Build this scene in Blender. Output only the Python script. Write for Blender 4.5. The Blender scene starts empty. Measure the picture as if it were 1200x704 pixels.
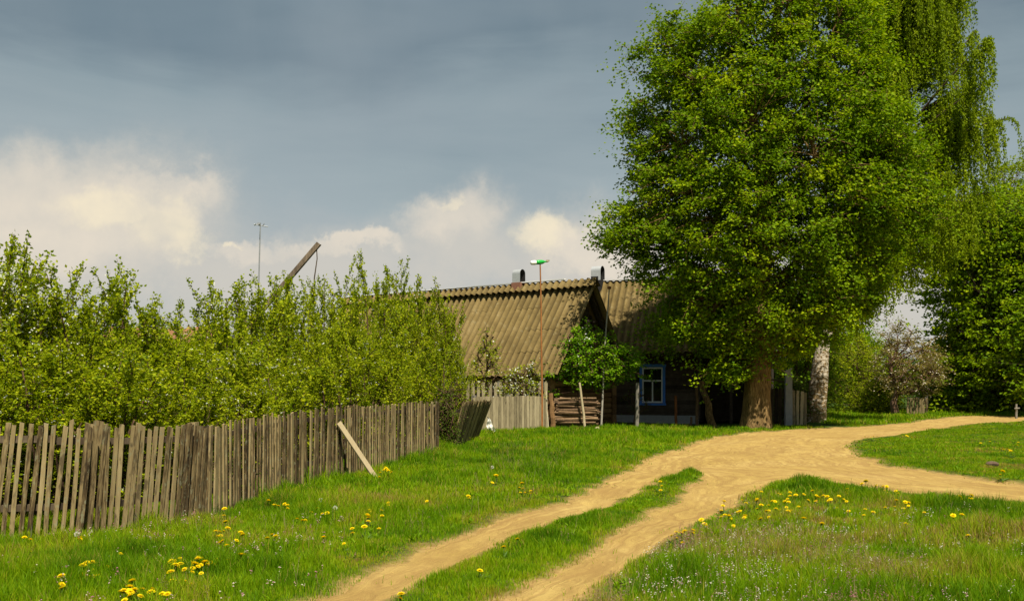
import bpy, math
import numpy as np
from math import radians as R, sin, cos, pi
from mathutils import Vector

rng = np.random.default_rng(11)
C = bpy.data.collections.new('scene_objects')
scn = bpy.context.scene
scn.collection.children.link(C)

# ------------------------------------------------------------------ view numbers
F = 1170.0      # focal length in photo pixels (35 mm on a 36 mm sensor)
EYE = 1.70
HOR = 455.0

def gp(px, py, h=0.0):
    """ground point (height h) seen at photo pixel"""
    Y = (EYE - h) * F / (py - HOR)
    return np.array([(px - 600) / F * Y, Y])

def xp(px, Y):
    return (px - 600) / F * Y

def zp(py, Y):
    return EYE + (HOR - py) / F * Y

# ------------------------------------------------------------------ noise
_perm = np.random.default_rng(5).random((256, 256))
def vnoise(x, y):
    xi = np.floor(x).astype(np.int64); yi = np.floor(y).astype(np.int64)
    fx = x - xi; fy = y - yi
    fx = fx * fx * (3 - 2 * fx); fy = fy * fy * (3 - 2 * fy)
    a = _perm[xi & 255, yi & 255]; b = _perm[(xi + 1) & 255, yi & 255]
    c = _perm[xi & 255, (yi + 1) & 255]; d = _perm[(xi + 1) & 255, (yi + 1) & 255]
    return (a * (1 - fx) + b * fx) * (1 - fy) + (c * (1 - fx) + d * fx) * fy
def fbm(x, y, o=3):
    s = 0; a = 0.5; t = 0
    for i in range(o):
        s = s + a * vnoise(x * 2 ** i + 17.3 * i, y * 2 ** i + 9.1 * i); t += a; a *= .5
    return s / t
def sstep(a, b, x):
    t = np.clip((x - a) / (b - a), 0, 1)
    return t * t * (3 - 2 * t)

# ------------------------------------------------------------------ mesh accumulators
class G:
    def __init__(s):
        s.v = []; s.f = []; s.t = []; s.n = 0
    def add(s, V, Fs, mat=0, tint=0.5):
        V = np.asarray(V, dtype=np.float64).reshape(-1, 3)
        Fs = np.asarray(Fs, dtype=np.int64)
        s.v.append(V)
        s.f.append((Fs + s.n, mat))
        t = np.empty(len(V)); t[:] = tint
        s.t.append(t)
        s.n += len(V)
    def mesh(s, name, mats, smooth=False):
        me = bpy.data.meshes.new(name)
        V = np.concatenate(s.v); T = np.concatenate(s.t)
        me.vertices.add(len(V)); me.vertices.foreach_set('co', V.astype(np.float32).ravel())
        nl = sum(f.size for f, _ in s.f); npol = sum(len(f) for f, _ in s.f)
        me.loops.add(nl); me.polygons.add(npol)
        me.loops.foreach_set('vertex_index', np.concatenate([f.ravel() for f, _ in s.f]).astype(np.int32))
        tot = np.concatenate([np.full(len(f), f.shape[1]) for f, _ in s.f])
        st = np.concatenate([[0], np.cumsum(tot)[:-1]])
        me.polygons.foreach_set('loop_start', st.astype(np.int32))
        me.polygons.foreach_set('material_index', np.concatenate([np.full(len(f), m) for f, m in s.f]).astype(np.int32))
        if not isinstance(mats, (list, tuple)): mats = [mats]
        for m in mats: me.materials.append(m)
        a = me.attributes.new('tint', 'FLOAT', 'POINT'); a.data.foreach_set('value', T.astype(np.float32))
        me.update(calc_edges=True)
        me.polygons.foreach_set('use_smooth', np.full(npol, bool(smooth)))
        return me
    def build(s, name, mats, parent=None, smooth=False, loc=None):
        o = bpy.data.objects.new(name, s.mesh(name, mats, smooth)); C.objects.link(o)
        if parent is not None: o.parent = parent
        if loc is not None: o.location = loc
        return o

def tag(o, label=None, cat=None, group=None, kind=None):
    if label: o['label'] = label
    if cat: o['category'] = cat
    if group: o['group'] = group
    if kind: o['kind'] = kind
    return o
def thing(name, label, cat, loc=(0, 0, 0), group=None, rz=0.0):
    o = bpy.data.objects.new(name, None); C.objects.link(o); o.location = loc; o.rotation_euler = (0, 0, rz)
    o.empty_display_size = .2
    return tag(o, label, cat, group)
def copy_tree(o, parent=None):
    c = o.copy(); C.objects.link(c)
    if parent is not None: c.parent = parent
    for ch in list(o.children): copy_tree(ch, c)
    return c

def tubes(P, Rr, sides=5, cap=True):
    """batch of tubes: P (B,N,3), Rr (B,N) -> V, quads"""
    P = np.asarray(P, float); Rr = np.asarray(Rr, float)
    if P.ndim == 2: P = P[None]; Rr = Rr[None]
    B, N, _ = P.shape
    T = np.gradient(P, axis=1); T /= np.linalg.norm(T, axis=2, keepdims=True) + 1e-9
    m = T.mean(1); ref = np.where(np.abs(m[:, 2:3]) > .75, np.array([[1., 0.13, 0]]), np.array([[0.05, 0.1, 1.]]))
    U = np.cross(T, ref[:, None, :]); U /= np.linalg.norm(U, axis=2, keepdims=True) + 1e-9
    W = np.cross(T, U)
    a = np.arange(sides) * 2 * pi / sides
    V = P[:, :, None, :] + Rr[:, :, None, None] * (np.cos(a)[None, None, :, None] * U[:, :, None, :] + np.sin(a)[None, None, :, None] * W[:, :, None, :])
    i = np.arange(N - 1)[:, None] * sides; j = np.arange(sides)[None, :]; j2 = (j + 1) % sides
    q = np.stack([i + j, i + j2, i + sides + j2, i + sides + j], -1).reshape(-1, 4)
    q = (q[None] + (np.arange(B) * N * sides)[:, None, None]).reshape(-1, 4)
    return V.reshape(-1, 3), q
def add_tube(g, P, Rr, sides=8, mat=0, tint=.5, cap=True):
    V, q = tubes(P, Rr, sides); g.add(V, q, mat, tint)
    if cap:
        N = len(P)
        g.f.append((np.array([list(range(g.n - N * sides, g.n - N * sides + sides))[::-1]]), mat))
        g.f.append((np.array([list(range(g.n - sides, g.n))]), mat))
def curve(p0, p1, n=6, bend=0.1, sag=0.0, r=None):
    r = r or rng
    p0 = np.asarray(p0, float); p1 = np.asarray(p1, float)
    t = np.linspace(0, 1, n)[:, None]
    L = np.linalg.norm(p1 - p0)
    off = r.normal(size=3) * bend * L
    return p0 + (p1 - p0) * t + np.sin(pi * t) * off + np.array([0, 0, 1]) * (-sag * L) * np.sin(pi * t)

def bx(g, c, s, mat=0, M=None, tint=.5, jit=0.0):
    """box: centre c, size s, M 3x3 columns = axes"""
    c = np.asarray(c, float); s = np.asarray(s, float) / 2
    k = np.array([[-1, -1, -1], [1, -1, -1], [1, 1, -1], [-1, 1, -1], [-1, -1, 1], [1, -1, 1], [1, 1, 1], [-1, 1, 1]], float) * s
    if jit: k = k + rng.normal(size=k.shape) * jit
    if M is not None: k = k @ np.asarray(M, float).T
    q = [[0, 3, 2, 1], [4, 5, 6, 7], [0, 1, 5, 4], [1, 2, 6, 5], [2, 3, 7, 6], [3, 0, 4, 7]]
    g.add(k + c, q, mat, tint)
def beam(g, p0, p1, w, t, up=(0, 0, 1), mat=0, tint=.5, jit=0.0, ext=0):
    """box from p0 to p1, w wide across, t thick along 'up' side"""
    p0 = np.asarray(p0, float); p1 = np.asarray(p1, float)
    d = p1 - p0; L = np.linalg.norm(d); d /= L
    u = np.asarray(up, float); x = np.cross(u, d)
    if np.linalg.norm(x) < 1e-5: x = np.cross([1, 0, 0], d)
    x /= np.linalg.norm(x); y = np.cross(d, x)
    bx(g, (p0 + p1) / 2, (w, t, L + ext), mat, np.stack([x, y, d], 1), tint, jit)

# ------------------------------------------------------------------ materials
def newmat(name):
    m = bpy.data.materials.new(name); m.use_nodes = True
    nt = m.node_tree; nt.nodes.clear()
    out = nt.nodes.new('ShaderNodeOutputMaterial')
    return m, nt, out
def N(nt, typ, **kw):
    n = nt.nodes.new(typ)
    for k, v in kw.items():
        if k in n.inputs: n.inputs[k].default_value = v
        else: setattr(n, k, v)
    return n
def ramp(nt, fac, stops, interp='LINEAR'):
    r = nt.nodes.new('ShaderNodeValToRGB'); e = r.color_ramp.elements
    r.color_ramp.interpolation = interp
    while len(e) < len(stops): e.new(0.5)
    for x, (p, c) in zip(e, stops):
        x.position = p; x.color = (*c, 1)
    if fac is not None: nt.links.new(fac, r.inputs[0])
    return r.outputs[0]
def mix(nt, f, a, b, mode='MIX'):
    m = nt.nodes.new('ShaderNodeMix'); m.data_type = 'RGBA'; m.blend_type = mode
    for k, v in ((0, f), (6, a), (7, b)):
        if isinstance(v, bpy.types.NodeSocket): nt.links.new(v, m.inputs[k])
        elif k == 0: m.inputs[0].default_value = v
        else: m.inputs[k].default_value = (*v, 1)
    return m.outputs[2]
def math_(nt, op, a, b=None, c=None, clamp=False):
    m = nt.nodes.new('ShaderNodeMath'); m.operation = op; m.use_clamp = clamp
    for k, v in enumerate((a, b, c)):
        if v is None: continue
        if isinstance(v, bpy.types.NodeSocket): nt.links.new(v, m.inputs[k])
        else: m.inputs[k].default_value = v
    return m.outputs[0]
def coords(nt, kind='Object', scale=(1, 1, 1), rnd=False):
    tc = nt.nodes.new('ShaderNodeTexCoord')
    mp = nt.nodes.new('ShaderNodeMapping'); mp.inputs['Scale'].default_value = scale
    nt.links.new(tc.outputs[kind], mp.inputs[0])
    if rnd:
        oi = nt.nodes.new('ShaderNodeObjectInfo')
        v = math_(nt, 'MULTIPLY', oi.outputs['Random'], 37.0)
        cx = nt.nodes.new('ShaderNodeCombineXYZ')
        nt.links.new(v, cx.inputs[0]); nt.links.new(v, cx.inputs[1]); nt.links.new(v, cx.inputs[2])
        nt.links.new(cx.outputs[0], mp.inputs['Location'])
    return mp.outputs[0]
def noise(nt, vec, scale=5, detail=4, rough=.55, dist=0):
    n = nt.nodes.new('ShaderNodeTexNoise'); n.inputs['Scale'].default_value = scale
    n.inputs['Detail'].default_value = detail; n.inputs['Roughness'].default_value = rough; n.inputs['Distortion'].default_value = dist
    nt.links.new(vec, n.inputs['Vector'])
    return n.outputs[0]
def attr(nt, name='tint'):
    a = nt.nodes.new('ShaderNodeAttribute'); a.attribute_name = name
    return a.outputs['Fac']
def bump(nt, h, strength=.4, dist=.02):
    b = nt.nodes.new('ShaderNodeBump'); b.inputs['Strength'].default_value = strength; b.inputs['Distance'].default_value = dist
    nt.links.new(h, b.inputs['Height']); return b.outputs[0]
def bsdf(nt, out, col, rough=.8, normal=None, metal=0.0, spec=.3):
    p = nt.nodes.new('ShaderNodeBsdfPrincipled')
    if isinstance(col, bpy.types.NodeSocket): nt.links.new(col, p.inputs['Base Color'])
    else: p.inputs['Base Color'].default_value = (*col, 1)
    p.inputs['Roughness'].default_value = rough; p.inputs['Metallic'].default_value = metal
    p.inputs['Specular IOR Level'].default_value = spec
    if normal is not None: nt.links.new(normal, p.inputs['Normal'])
    nt.links.new(p.outputs[0], out.inputs[0]); return p

def wood_mat(name, stops, grain=(14, 14, 1.2), scale=4.0, b=.5, rough=.85, rnd=True, tint=.0, lichen=False):
    m, nt, out = newmat(name)
    v = coords(nt, 'Object', grain, rnd)
    n1 = noise(nt, v, scale, 6, .65, .6)
    v2 = coords(nt, 'Object', (2.2, 2.2, 1.1), rnd)
    n2 = noise(nt, v2, 2.0, 3, .6)
    f = math_(nt, 'ADD', math_(nt, 'MULTIPLY', n1, .65), math_(nt, 'MULTIPLY', n2, .35))
    if tint:
        f = math_(nt, 'ADD', f, math_(nt, 'MULTIPLY', math_(nt, 'SUBTRACT', attr(nt), .5), tint))
    if rnd:
        oi = nt.nodes.new('ShaderNodeObjectInfo')
        f = math_(nt, 'ADD', f, math_(nt, 'MULTIPLY', math_(nt, 'SUBTRACT', oi.outputs['Random'], .5), .30))
    col = ramp(nt, f, stops)
    if lichen:
        l1 = noise(nt, coords(nt, 'Object', (1, 1, .6), rnd), 16, 4, .7)
        col = mix(nt, ramp(nt, l1, [(.56, (0, 0, 0)), (.66, (.6, .6, .6))]), col, (.22, .22, .13))
        l2 = noise(nt, coords(nt, 'Object', (1.5, 1.5, .5), rnd), 6, 4, .7)
        col = mix(nt, ramp(nt, l2, [(.54, (0, 0, 0)), (.64, (.7, .7, .7))]), col, (.045, .032, .018))
    bsdf(nt, out, col, rough, bump(nt, n1, b, .006), spec=.15)
    return m

def leaf_mat(name, stops, trans=.35, rough=.6, spec=.10, tboost=1.35):
    m, nt, out = newmat(name)
    col = ramp(nt, attr(nt), stops)
    p = N(nt, 'ShaderNodeBsdfPrincipled'); nt.links.new(col, p.inputs['Base Color'])
    p.inputs['Roughness'].default_value = rough; p.inputs['Specular IOR Level'].default_value = spec
    t = N(nt, 'ShaderNodeBsdfTranslucent')
    tc = mix(nt, 1.0, col, (tboost, tboost, .6), 'MULTIPLY'); nt.links.new(tc, t.inputs[0])
    ms = N(nt, 'ShaderNodeMixShader'); ms.inputs[0].default_value = trans
    nt.links.new(p.outputs[0], ms.inputs[1]); nt.links.new(t.outputs[0], ms.inputs[2])
    nt.links.new(ms.outputs[0], out.inputs[0])
    return m

M = {}
M['picket'] = wood_mat('weathered_picket', [(.30, (.022, .014, .006)), (.41, (.09, .06, .026)), (.52, (.215, .157, .071)), (.7, (.30, .228, .108)), (.85, (.39, .31, .165))], lichen=True)
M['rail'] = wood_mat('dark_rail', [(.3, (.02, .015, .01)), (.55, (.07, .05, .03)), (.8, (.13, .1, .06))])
M['plank'] = wood_mat('bright_plank', [(.25, (.13, .09, .045)), (.5, (.34, .265, .145)), (.8, (.46, .38, .235))])
M['grey_wood'] = wood_mat('grey_wood', [(.25, (.07, .06, .045)), (.5, (.2, .18, .14)), (.8, (.34, .31, .25))])
M['rear_picket'] = wood_mat('pale_picket', [(.25, (.1, .08, .045)), (.5, (.27, .22, .125)), (.8, (.42, .35, .21))])
M['stick'] = wood_mat('stick', [(.25, (.03, .017, .01)), (.5, (.14, .085, .045)), (.7, (.24, .155, .08)), (.9, (.36, .27, .15))], grain=(3, 3, 3), scale=5)
M['pale_stick'] = wood_mat('pale_stick', [(.2, (.2, .15, .08)), (.5, (.45, .37, .22)), (.8, (.58, .5, .34))], grain=(4, 4, 3))
M['log'] = wood_mat('log_wall', [(.25, (.05, .025, .01)), (.5, (.2, .11, .045)), (.8, (.36, .22, .1))], grain=(1.2, 1.2, 12), rnd=False, tint=.3)
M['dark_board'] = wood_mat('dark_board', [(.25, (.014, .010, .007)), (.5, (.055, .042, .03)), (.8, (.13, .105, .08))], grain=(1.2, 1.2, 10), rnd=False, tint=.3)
M['well'] = wood_mat('well_wood', [(.25, (.06, .045, .03)), (.5, (.2, .15, .1)), (.8, (.32, .25, .17))])
M['rust'] = wood_mat('rusty_iron', [(.25, (.10, .03, .012)), (.5, (.26, .10, .03)), (.8, (.42, .2, .06))], grain=(6, 6, 2), rough=.7)

def plain(name, col, rough=.6, metal=0, var=.25, scale=8, b=.15, spec=.3):
    m, nt, out = newmat(name)
    v = coords(nt, 'Object', (1, 1, 1), True)
    n = noise(nt, v, scale, 5, .6)
    c = mix(nt, n, tuple(x * (1 - var) for x in col), tuple(min(1, x * (1 + var)) for x in col))
    bsdf(nt, out, c, rough, bump(nt, n, b, .01), metal, spec)
    return m
M['white_paint'] = plain('white_paint', (.72, .74, .72), .5, var=.1)
M['blue_paint'] = plain('blue_paint', (.05, .19, .62), .5, var=.25)
M['glass'] = plain('dark_glass', (.012, .014, .016), .06, var=.2, b=.02, spec=.6)
M['plaster'] = plain('grey_plaster', (.3, .31, .31), .9, var=.3)
M['tin'] = plain('galvanised_tin', (.52, .53, .52), .45, .5, var=.18)
M['pale_sheet'] = plain('pale_sheet', (.66, .65, .62), .7, var=.12)
M['soot'] = plain('soot', (.012, .011, .010), .8, var=.4)
M['brick'] = plain('chimney_brick', (.22, .10, .06), .9, var=.4, scale=20)
M['green_plastic'] = plain('green_plastic', (.02, .36, .05), .25, var=.1)
M['white_plastic'] = plain('white_plastic', (.8, .8, .74), .35, var=.06)
M['cloth'] = plain('white_cloth', (.62, .6, .52), .8, var=.08)
M['concrete'] = plain('grey_concrete', (.26, .265, .27), .9, var=.3, scale=4)
M['wire'] = plain('grey_metal', (.35, .36, .36), .5, .6, var=.2)
M['clod'] = plain('wood_chunk', (.10, .065, .04), .9, var=.5, scale=12)
M['red_tile'] = plain('rust_roof', (.22, .11, .05), .85, var=.35, scale=6)

# corrugated asbestos roof with moss, lichen and rib shading painted into the troughs
m, nt, out = newmat('asbestos_sheet')
v = coords(nt, 'Object', (1, 1, 1))
n1 = noise(nt, v, 1.1, 5, .65); n2 = noise(nt, v, 14, 4, .7); n3 = noise(nt, v, 4, 4, .6)
c = ramp(nt, n1, [(.3, (.12, .085, .03)), (.55, (.19, .136, .05)), (.75, (.24, .177, .075))])
c = mix(nt, ramp(nt, n2, [(.55, (0, 0, 0)), (.75, (.7, .7, .7))]), c, (.06, .042, .016))
c = mix(nt, ramp(nt, n3, [(.58, (0, 0, 0)), (.7, (.55, .55, .55))]), c, (.25, .21, .11))
c = mix(nt, math_(nt, 'MULTIPLY', math_(nt, 'ABSOLUTE', math_(nt, 'SUBTRACT', attr(nt), .5)), 1.5, clamp=True), c, (.045, .031, .012))  # dark trough tone: channel dirt plus painted rib shade
bsdf(nt, out, c, .9, bump(nt, n2, .35, .01), spec=.1)
M['roof'] = m

# bark
def bark(name, stops, scale=(7, 7, 1.4), s=3.0, b=.9, extra=None):
    m, nt, out = newmat(name)
    v = coords(nt, 'Object', scale)
    n1 = noise(nt, v, s, 6, .65, .8)
    c = ramp(nt, n1, stops)
    if extra: c = extra(nt, c)
    bsdf(nt, out, c, .9, bump(nt, n1, b, .05), spec=.1)
    return m
M['bark'] = bark('linden_bark', [(.3, (.03, .018, .008)), (.5, (.17, .105, .04)), (.7, (.34, .225, .09))])
def birch_extra(nt, c):
    v = coords(nt, 'Object', (2.0, 2.0, 4.5)); n = noise(nt, v, 2.0, 5, .7, .8)
    g = N(nt, 'ShaderNodeTexCoord'); sp = N(nt, 'ShaderNodeSeparateXYZ'); nt.links.new(g.outputs['Object'], sp.inputs[0])
    low = math_(nt, 'SUBTRACT', n, math_(nt, 'MULTIPLY', math_(nt, 'SUBTRACT', 2.8, sp.outputs[2]), .035))
    f = ramp(nt, low, [(.47, (0, 0, 0)), (.52, (1, 1, 1))])
    return mix(nt, f, c, (.52, .455, .35))
M['birch'] = bark('birch_bark', [(.3, (.03, .02, .01)), (.5, (.18, .12, .05)), (.7, (.34, .24, .11))], extra=birch_extra)
M['twig'] = bark('brown_twig', [(.3, (.035, .02, .012)), (.6, (.12, .07, .04)), (.8, (.19, .12, .07))], s=2)
M['twig_dark'] = bark('dark_twig', [(.3, (.02, .012, .008)), (.6, (.06, .04, .025)), (.8, (.10, .07, .045))], s=2)
M['apple_bark'] = bark('apple_bark', [(.3, (.05, .03, .02)), (.55, (.17, .10, .06)), (.8, (.26, .17, .11))], s=3)

M['leaf_linden'] = leaf_mat('linden_leaf', [(0, (.06, .125, .001)), (.5, (.15, .245, .001)), (1, (.31, .38, .002))], .37)
M['leaf_bush'] = leaf_mat('bush_leaf', [(0, (.08, .14, .002)), (.5, (.225, .285, .003)), (1, (.43, .45, .010))], .42)
M['leaf_birch'] = leaf_mat('birch_leaf', [(0, (.095, .155, .002)), (.5, (.19, .265, .002)), (1, (.31, .37, .005))], .45)
M['leaf_apple'] = leaf_mat('apple_leaf', [(0, (.055, .155, .002)), (.5, (.115, .255, .002)), (1, (.22, .35, .004))], .42)
M['leaf_dark'] = leaf_mat('maple_leaf', [(0, (.07, .145, .001)), (.5, (.16, .26, .001)), (1, (.29, .36, .002))], .42)
M['leaf_pale'] = leaf_mat('pale_leaf', [(0, (.05, .09, .008)), (.5, (.085, .13, .010)), (1, (.14, .19, .02))], .35)
M['leaf_old'] = leaf_mat('old_apple_leaf', [(0, (.09, .10, .010)), (.5, (.19, .165, .028)), (1, (.30, .235, .07))], .35)
M['petal_white'] = leaf_mat('white_blossom', [(0, (.6, .6, .5)), (1, (.8, .8, .74))], .25)
M['petal_pink'] = leaf_mat('pale_blossom', [(0, (.45, .38, .28)), (1, (.68, .62, .5))], .25)
M['dandelion'] = leaf_mat('dandelion_petal', [(0, (.80, .58, .004)), (1, (.88, .72, .008))], .2)
M['stem'] = leaf_mat('flower_stem', [(0, (.06, .13, .02)), (1, (.12, .18, .04))], .2)
M['fluff'] = leaf_mat('seed_fluff', [(0, (.55, .55, .5)), (1, (.7, .7, .66))], .3)
M['grass'] = leaf_mat('grass_blade', [(0, (.045, .115, .001)), (.35, (.110, .225, .001)), (.68, (.215, .325, .002)), (.84, (.30, .30, .012)), (1, (.30, .20, .07))], .38)
M['weed'] = leaf_mat('weed_stalk', [(0, (.10, .12, .03)), (.5, (.22, .16, .07)), (1, (.32, .22, .13))], .25)
M['tiny_flower'] = leaf_mat('tiny_flower', [(0, (.30, .06, .12)), (.25, (.45, .2, .24)), (.4, (.6, .52, .42)), (1, (.75, .73, .62))], .25)

# ------------------------------------------------------------------ ROAD SHAPE in ground metres
def poly(pts): return np.array([gp(*p) for p in pts])
left_edge = poly([(363, 704), (420, 678), (500, 641), (560, 618), (600, 603), (667, 587), (733, 553), (760, 533), (787, 527), (840, 512), (870, 508), (927, 503), (1006, 500), (1051, 496), (1083, 492), (1130, 487.5), (1178, 487.3), (1215, 488.5), (1300, 492), (1750, 508)])
right_low = poly([(1750, 646), (1300, 596), (1200, 586.5), (1098, 578), (1040, 574), (1019, 571), (981, 566), (950, 562), (917, 564), (890, 570), (877, 580), (850, 597), (813, 613), (767, 640), (733, 665), (667, 704)])
outer = np.vstack([[[-3.2, 3.2]], left_edge, right_low, [[-1.6, 3.2]]])
median = np.vstack([poly([(440, 704), (520, 664), (600, 627), (655, 609), (710, 593), (745, 576), (780, 559), (806, 552), (820, 553), (826, 558), (813, 570), (787, 590), (710, 630), (667, 660), (600, 693), (585, 700)]), [[-2.1, 3.2], [-2.75, 3.2]]])
island = poly([(994, 518), (1003, 531), (1038, 545), (1114, 556), (1200, 566), (1320, 574), (1760, 612), (1760, 516), (1320, 499), (1250, 495), (1200, 493.5), (1137, 496), (1095, 503), (1067, 507), (1013, 512)])
POLYS = [outer, median, island]

def inside(P, x, y):
    c = np.zeros(x.shape, bool)
    n = len(P)
    for i in range(n):
        x0, y0 = P[i]; x1, y1 = P[(i + 1) % n]
        if y0 == y1: continue
        k = (y0 > y) != (y1 > y)
        c ^= k & (x < (x1 - x0) * (y - y0) / (y1 - y0) + x0)
    return c
def sdist(x, y, warp=True):
    """signed distance into the dirt (positive on the road)"""
    x = np.asarray(x, float); y = np.asarray(y, float)
    d2 = np.full(x.shape, 1e9)
    for P in POLYS:
        n = len(P)
        for i in range(n):
            a = P[i]; b = P[(i + 1) % n]; e = b - a; L = e @ e
            t = np.clip(((x - a[0]) * e[0] + (y - a[1]) * e[1]) / L, 0, 1)
            d2 = np.minimum(d2, (x - a[0] - t * e[0]) ** 2 + (y - a[1] - t * e[1]) ** 2)
    ins = inside(outer, x, y) & ~inside(median, x, y) & ~inside(island, x, y)
    s = np.sqrt(d2) * np.where(ins, 1, -1)
    if warp:
        k = np.clip(y / 14, .5, 1.9)
        s = s + k * (.26 * (fbm(x * 1.7, y * 1.3) - .5) + .16 * (fbm(x * 6, y * 5) - .5))
    return s
def H(x, y, s=None):
    """ground height"""
    x = np.asarray(x, float); y = np.asarray(y, float)
    if s is None: s = sdist(x, y)
    h = .16 * (fbm(x * .23 + 40, y * .23 + 12, 3) - .5) + .05 * (fbm(x * 1.3, y * 1.3, 2) - .5)
    h = h - .05 * sstep(-.25, .25, s)
    # two shallow ruts in the far grass
    return h * sstep(0, 4, np.hypot(x, y) + 1.0)
def hz(x, y): return float(H(np.array([x]), np.array([y]))[0])

# ------------------------------------------------------------------ GROUND + ROAD
def axis(parts):
    a = [np.arange(*p) for p in parts]; return np.unique(np.round(np.concatenate(a), 4))
xs = axis([(-4000, -400, 600), (-400, -60, 40), (-60, -16, 1.5), (-16, -4, .2), (-4, 8, .1), (8, 24, .16), (24, 50, .6), (50, 90, 4), (90, 400, 40), (400, 4001, 600)])
ys = axis([(-4000, -300, 600), (-300, -20, 40), (-20, 3, 1.0), (3, 16, .10), (16, 34, .18), (34, 64, .35), (64, 100, 2), (100, 420, 40), (420, 5001, 700)])
GX, GY = np.meshgrid(xs, ys, indexing='xy')
near = (GY > 2) & (GY < 90) & (np.abs(GX) < 90)
S = np.full(GX.shape, -9.0); S[near] = sdist(GX[near], GY[near])
GZ = np.zeros(GX.shape); GZ[near] = H(GX[near], GY[near], S[near])
fade = sstep(90, 60, GY) * sstep(90, 60, np.abs(GX)); GZ *= fade
nx, ny = len(xs), len(ys)
idx = np.arange(nx * ny).reshape(ny, nx)
Q = np.stack([idx[:-1, :-1], idx[:-1, 1:], idx[1:, 1:], idx[1:, :-1]], -1).reshape(-1, 4)
V = np.stack([GX, GY, GZ], -1).reshape(-1, 3)
soil = sstep(-.26, .10, S + .3 * (fbm(GX * 2.5, GY * 2.5) - .5)).ravel()

m, nt, out = newmat('meadow_ground')
v = coords(nt, 'Object'); n1 = noise(nt, v, .7, 5, .6); n2 = noise(nt, v, 9, 5, .7)
g1 = ramp(nt, n2, [(.3, (.012, .030, .003)), (.5, (.030, .062, .006)), (.7, (.075, .085, .02))])
g1 = mix(nt, ramp(nt, n1, [(.45, (0, 0, 0)), (.65, (.6, .6, .6))]), g1, (.06, .105, .008))
s1 = ramp(nt, n2, [(.3, (.22, .13, .045)), (.6, (.36, .235, .085)), (.8, (.44, .31, .13))])
bsdf(nt, out, mix(nt, attr(nt), g1, s1), .95, bump(nt, n2, .5, .03), spec=.05)
M['ground'] = m
m, nt, out = newmat('sandy_track')
v = coords(nt, 'Object'); n1 = noise(nt, v, .55, 5, .6, .3); n2 = noise(nt, v, 18, 6, .75); n3 = noise(nt, coords(nt, 'Object', (2.4, .8, 1)), 2.2, 5, .65, .5)
s1 = ramp(nt, n1, [(.3, (.345, .232, .066)), (.5, (.41, .282, .086)), (.7, (.465, .332, .114))])
cxyz = N(nt, 'ShaderNodeCombineXYZ'); sx_ = N(nt, 'ShaderNodeSeparateXYZ'); nt.links.new(v, sx_.inputs[0])
nt.links.new(math_(nt, 'MULTIPLY', attr(nt), 5.5), cxyz.inputs[0]); nt.links.new(math_(nt, 'MULTIPLY', sx_.outputs[0], .22), cxyz.inputs[1]); nt.links.new(math_(nt, 'MULTIPLY', sx_.outputs[1], .22), cxyz.inputs[2])
n4 = noise(nt, cxyz.outputs[0], 1.6, 5, .65, .3)
s1 = mix(nt, ramp(nt, n4, [(.40, (.75, .75, .75)), (.58, (0, 0, 0))]), s1, (.27, .165, .055))
s1 = mix(nt, ramp(nt, n3, [(.42, (0, 0, 0)), (.66, (.5, .5, .5))]), s1, (.26, .16, .052))
s1 = mix(nt, ramp(nt, n2, [(.56, (0, 0, 0)), (.72, (.5, .5, .5))]), s1, (.25, .15, .06))
hsum = math_(nt, 'ADD', n2, math_(nt, 'ADD', math_(nt, 'MULTIPLY', n3, .9), math_(nt, 'MULTIPLY', n4, 1.6)))
bsdf(nt, out, s1, .95, bump(nt, hsum, .75, .035), spec=.05)
M['road'] = m

g = G(); g.add(V, Q, 0, soil); tag(g.build('ground', M['ground'], smooth=True), kind='structure')
Sv = S.ravel(); on = (Sv[Q] > 0.0).sum(1) >= 2
Qr = Q[on]; u, inv = np.unique(Qr, return_inverse=True)
Vr = V[u].copy(); Su = Sv[u]; ko = Su < 0; xo, yo = Vr[ko, 0], Vr[ko, 1]
for _ in range(3):
    s0_ = sdist(xo, yo); ex_ = sdist(xo + .02, yo) - sdist(xo - .02, yo); ey_ = sdist(xo, yo + .02) - sdist(xo, yo - .02)
    gl = np.hypot(ex_, ey_) + 1e-6; st_ = np.clip(-s0_, -.12, .12) * .8; xo = xo + ex_ / gl * st_; yo = yo + ey_ / gl * st_
Vr[ko, 0] = xo; Vr[ko, 1] = yo; Vr[ko, 2] = H(xo, yo) - .03
Vr[:, 2] += .008
# fine tyre-worn waviness of the sand
g = G(); g.add(Vr, inv.reshape(-1, 4), 0, np.clip(Su, -.2, 6)); tag(g.build('dirt_road', M['road'], smooth=True), kind='structure')
del V, Q, GX, GY

# small clods on the dirt
def scatter_frustum(y0, y1, n, pad=3.4, r=rng):
    yy = np.sqrt(r.random(n) * (y1 ** 2 - y0 ** 2) + y0 ** 2)
    xx = (r.random(n) * 2 - 1) * (yy * .515 + pad)
    return xx, yy
x, y = scatter_frustum(6, 30, 9000)
s = sdist(x, y); k = s > .05; x, y, s = x[k], y[k], s[k]
k = rng.random(len(x)) < np.clip(.12 + .5 * np.exp(-s / .15), 0, 1); x, y, s = x[k], y[k], s[k]
r_ = rng.uniform(.006, .022, len(x)); z = H(x, y, s) + .006
g = G()
k8 = np.array([[1, 0, 0], [-1, 0, 0], [0, 1, 0], [0, -1, 0], [0, 0, .7], [0, 0, -.7]], float)
f8 = np.array([[0, 2, 4], [2, 1, 4], [1, 3, 4], [3, 0, 4], [2, 0, 5], [1, 2, 5], [3, 1, 5], [0, 3, 5]])
VV = k8[None] * r_[:, None, None] * rng.uniform(.6, 1.3, (len(x), 6, 1)); VV += np.stack([x, y, z], 1)[:, None]
g.add(VV, (f8[None] + 6 * np.arange(len(x))[:, None, None]).reshape(-1, 3))
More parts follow.
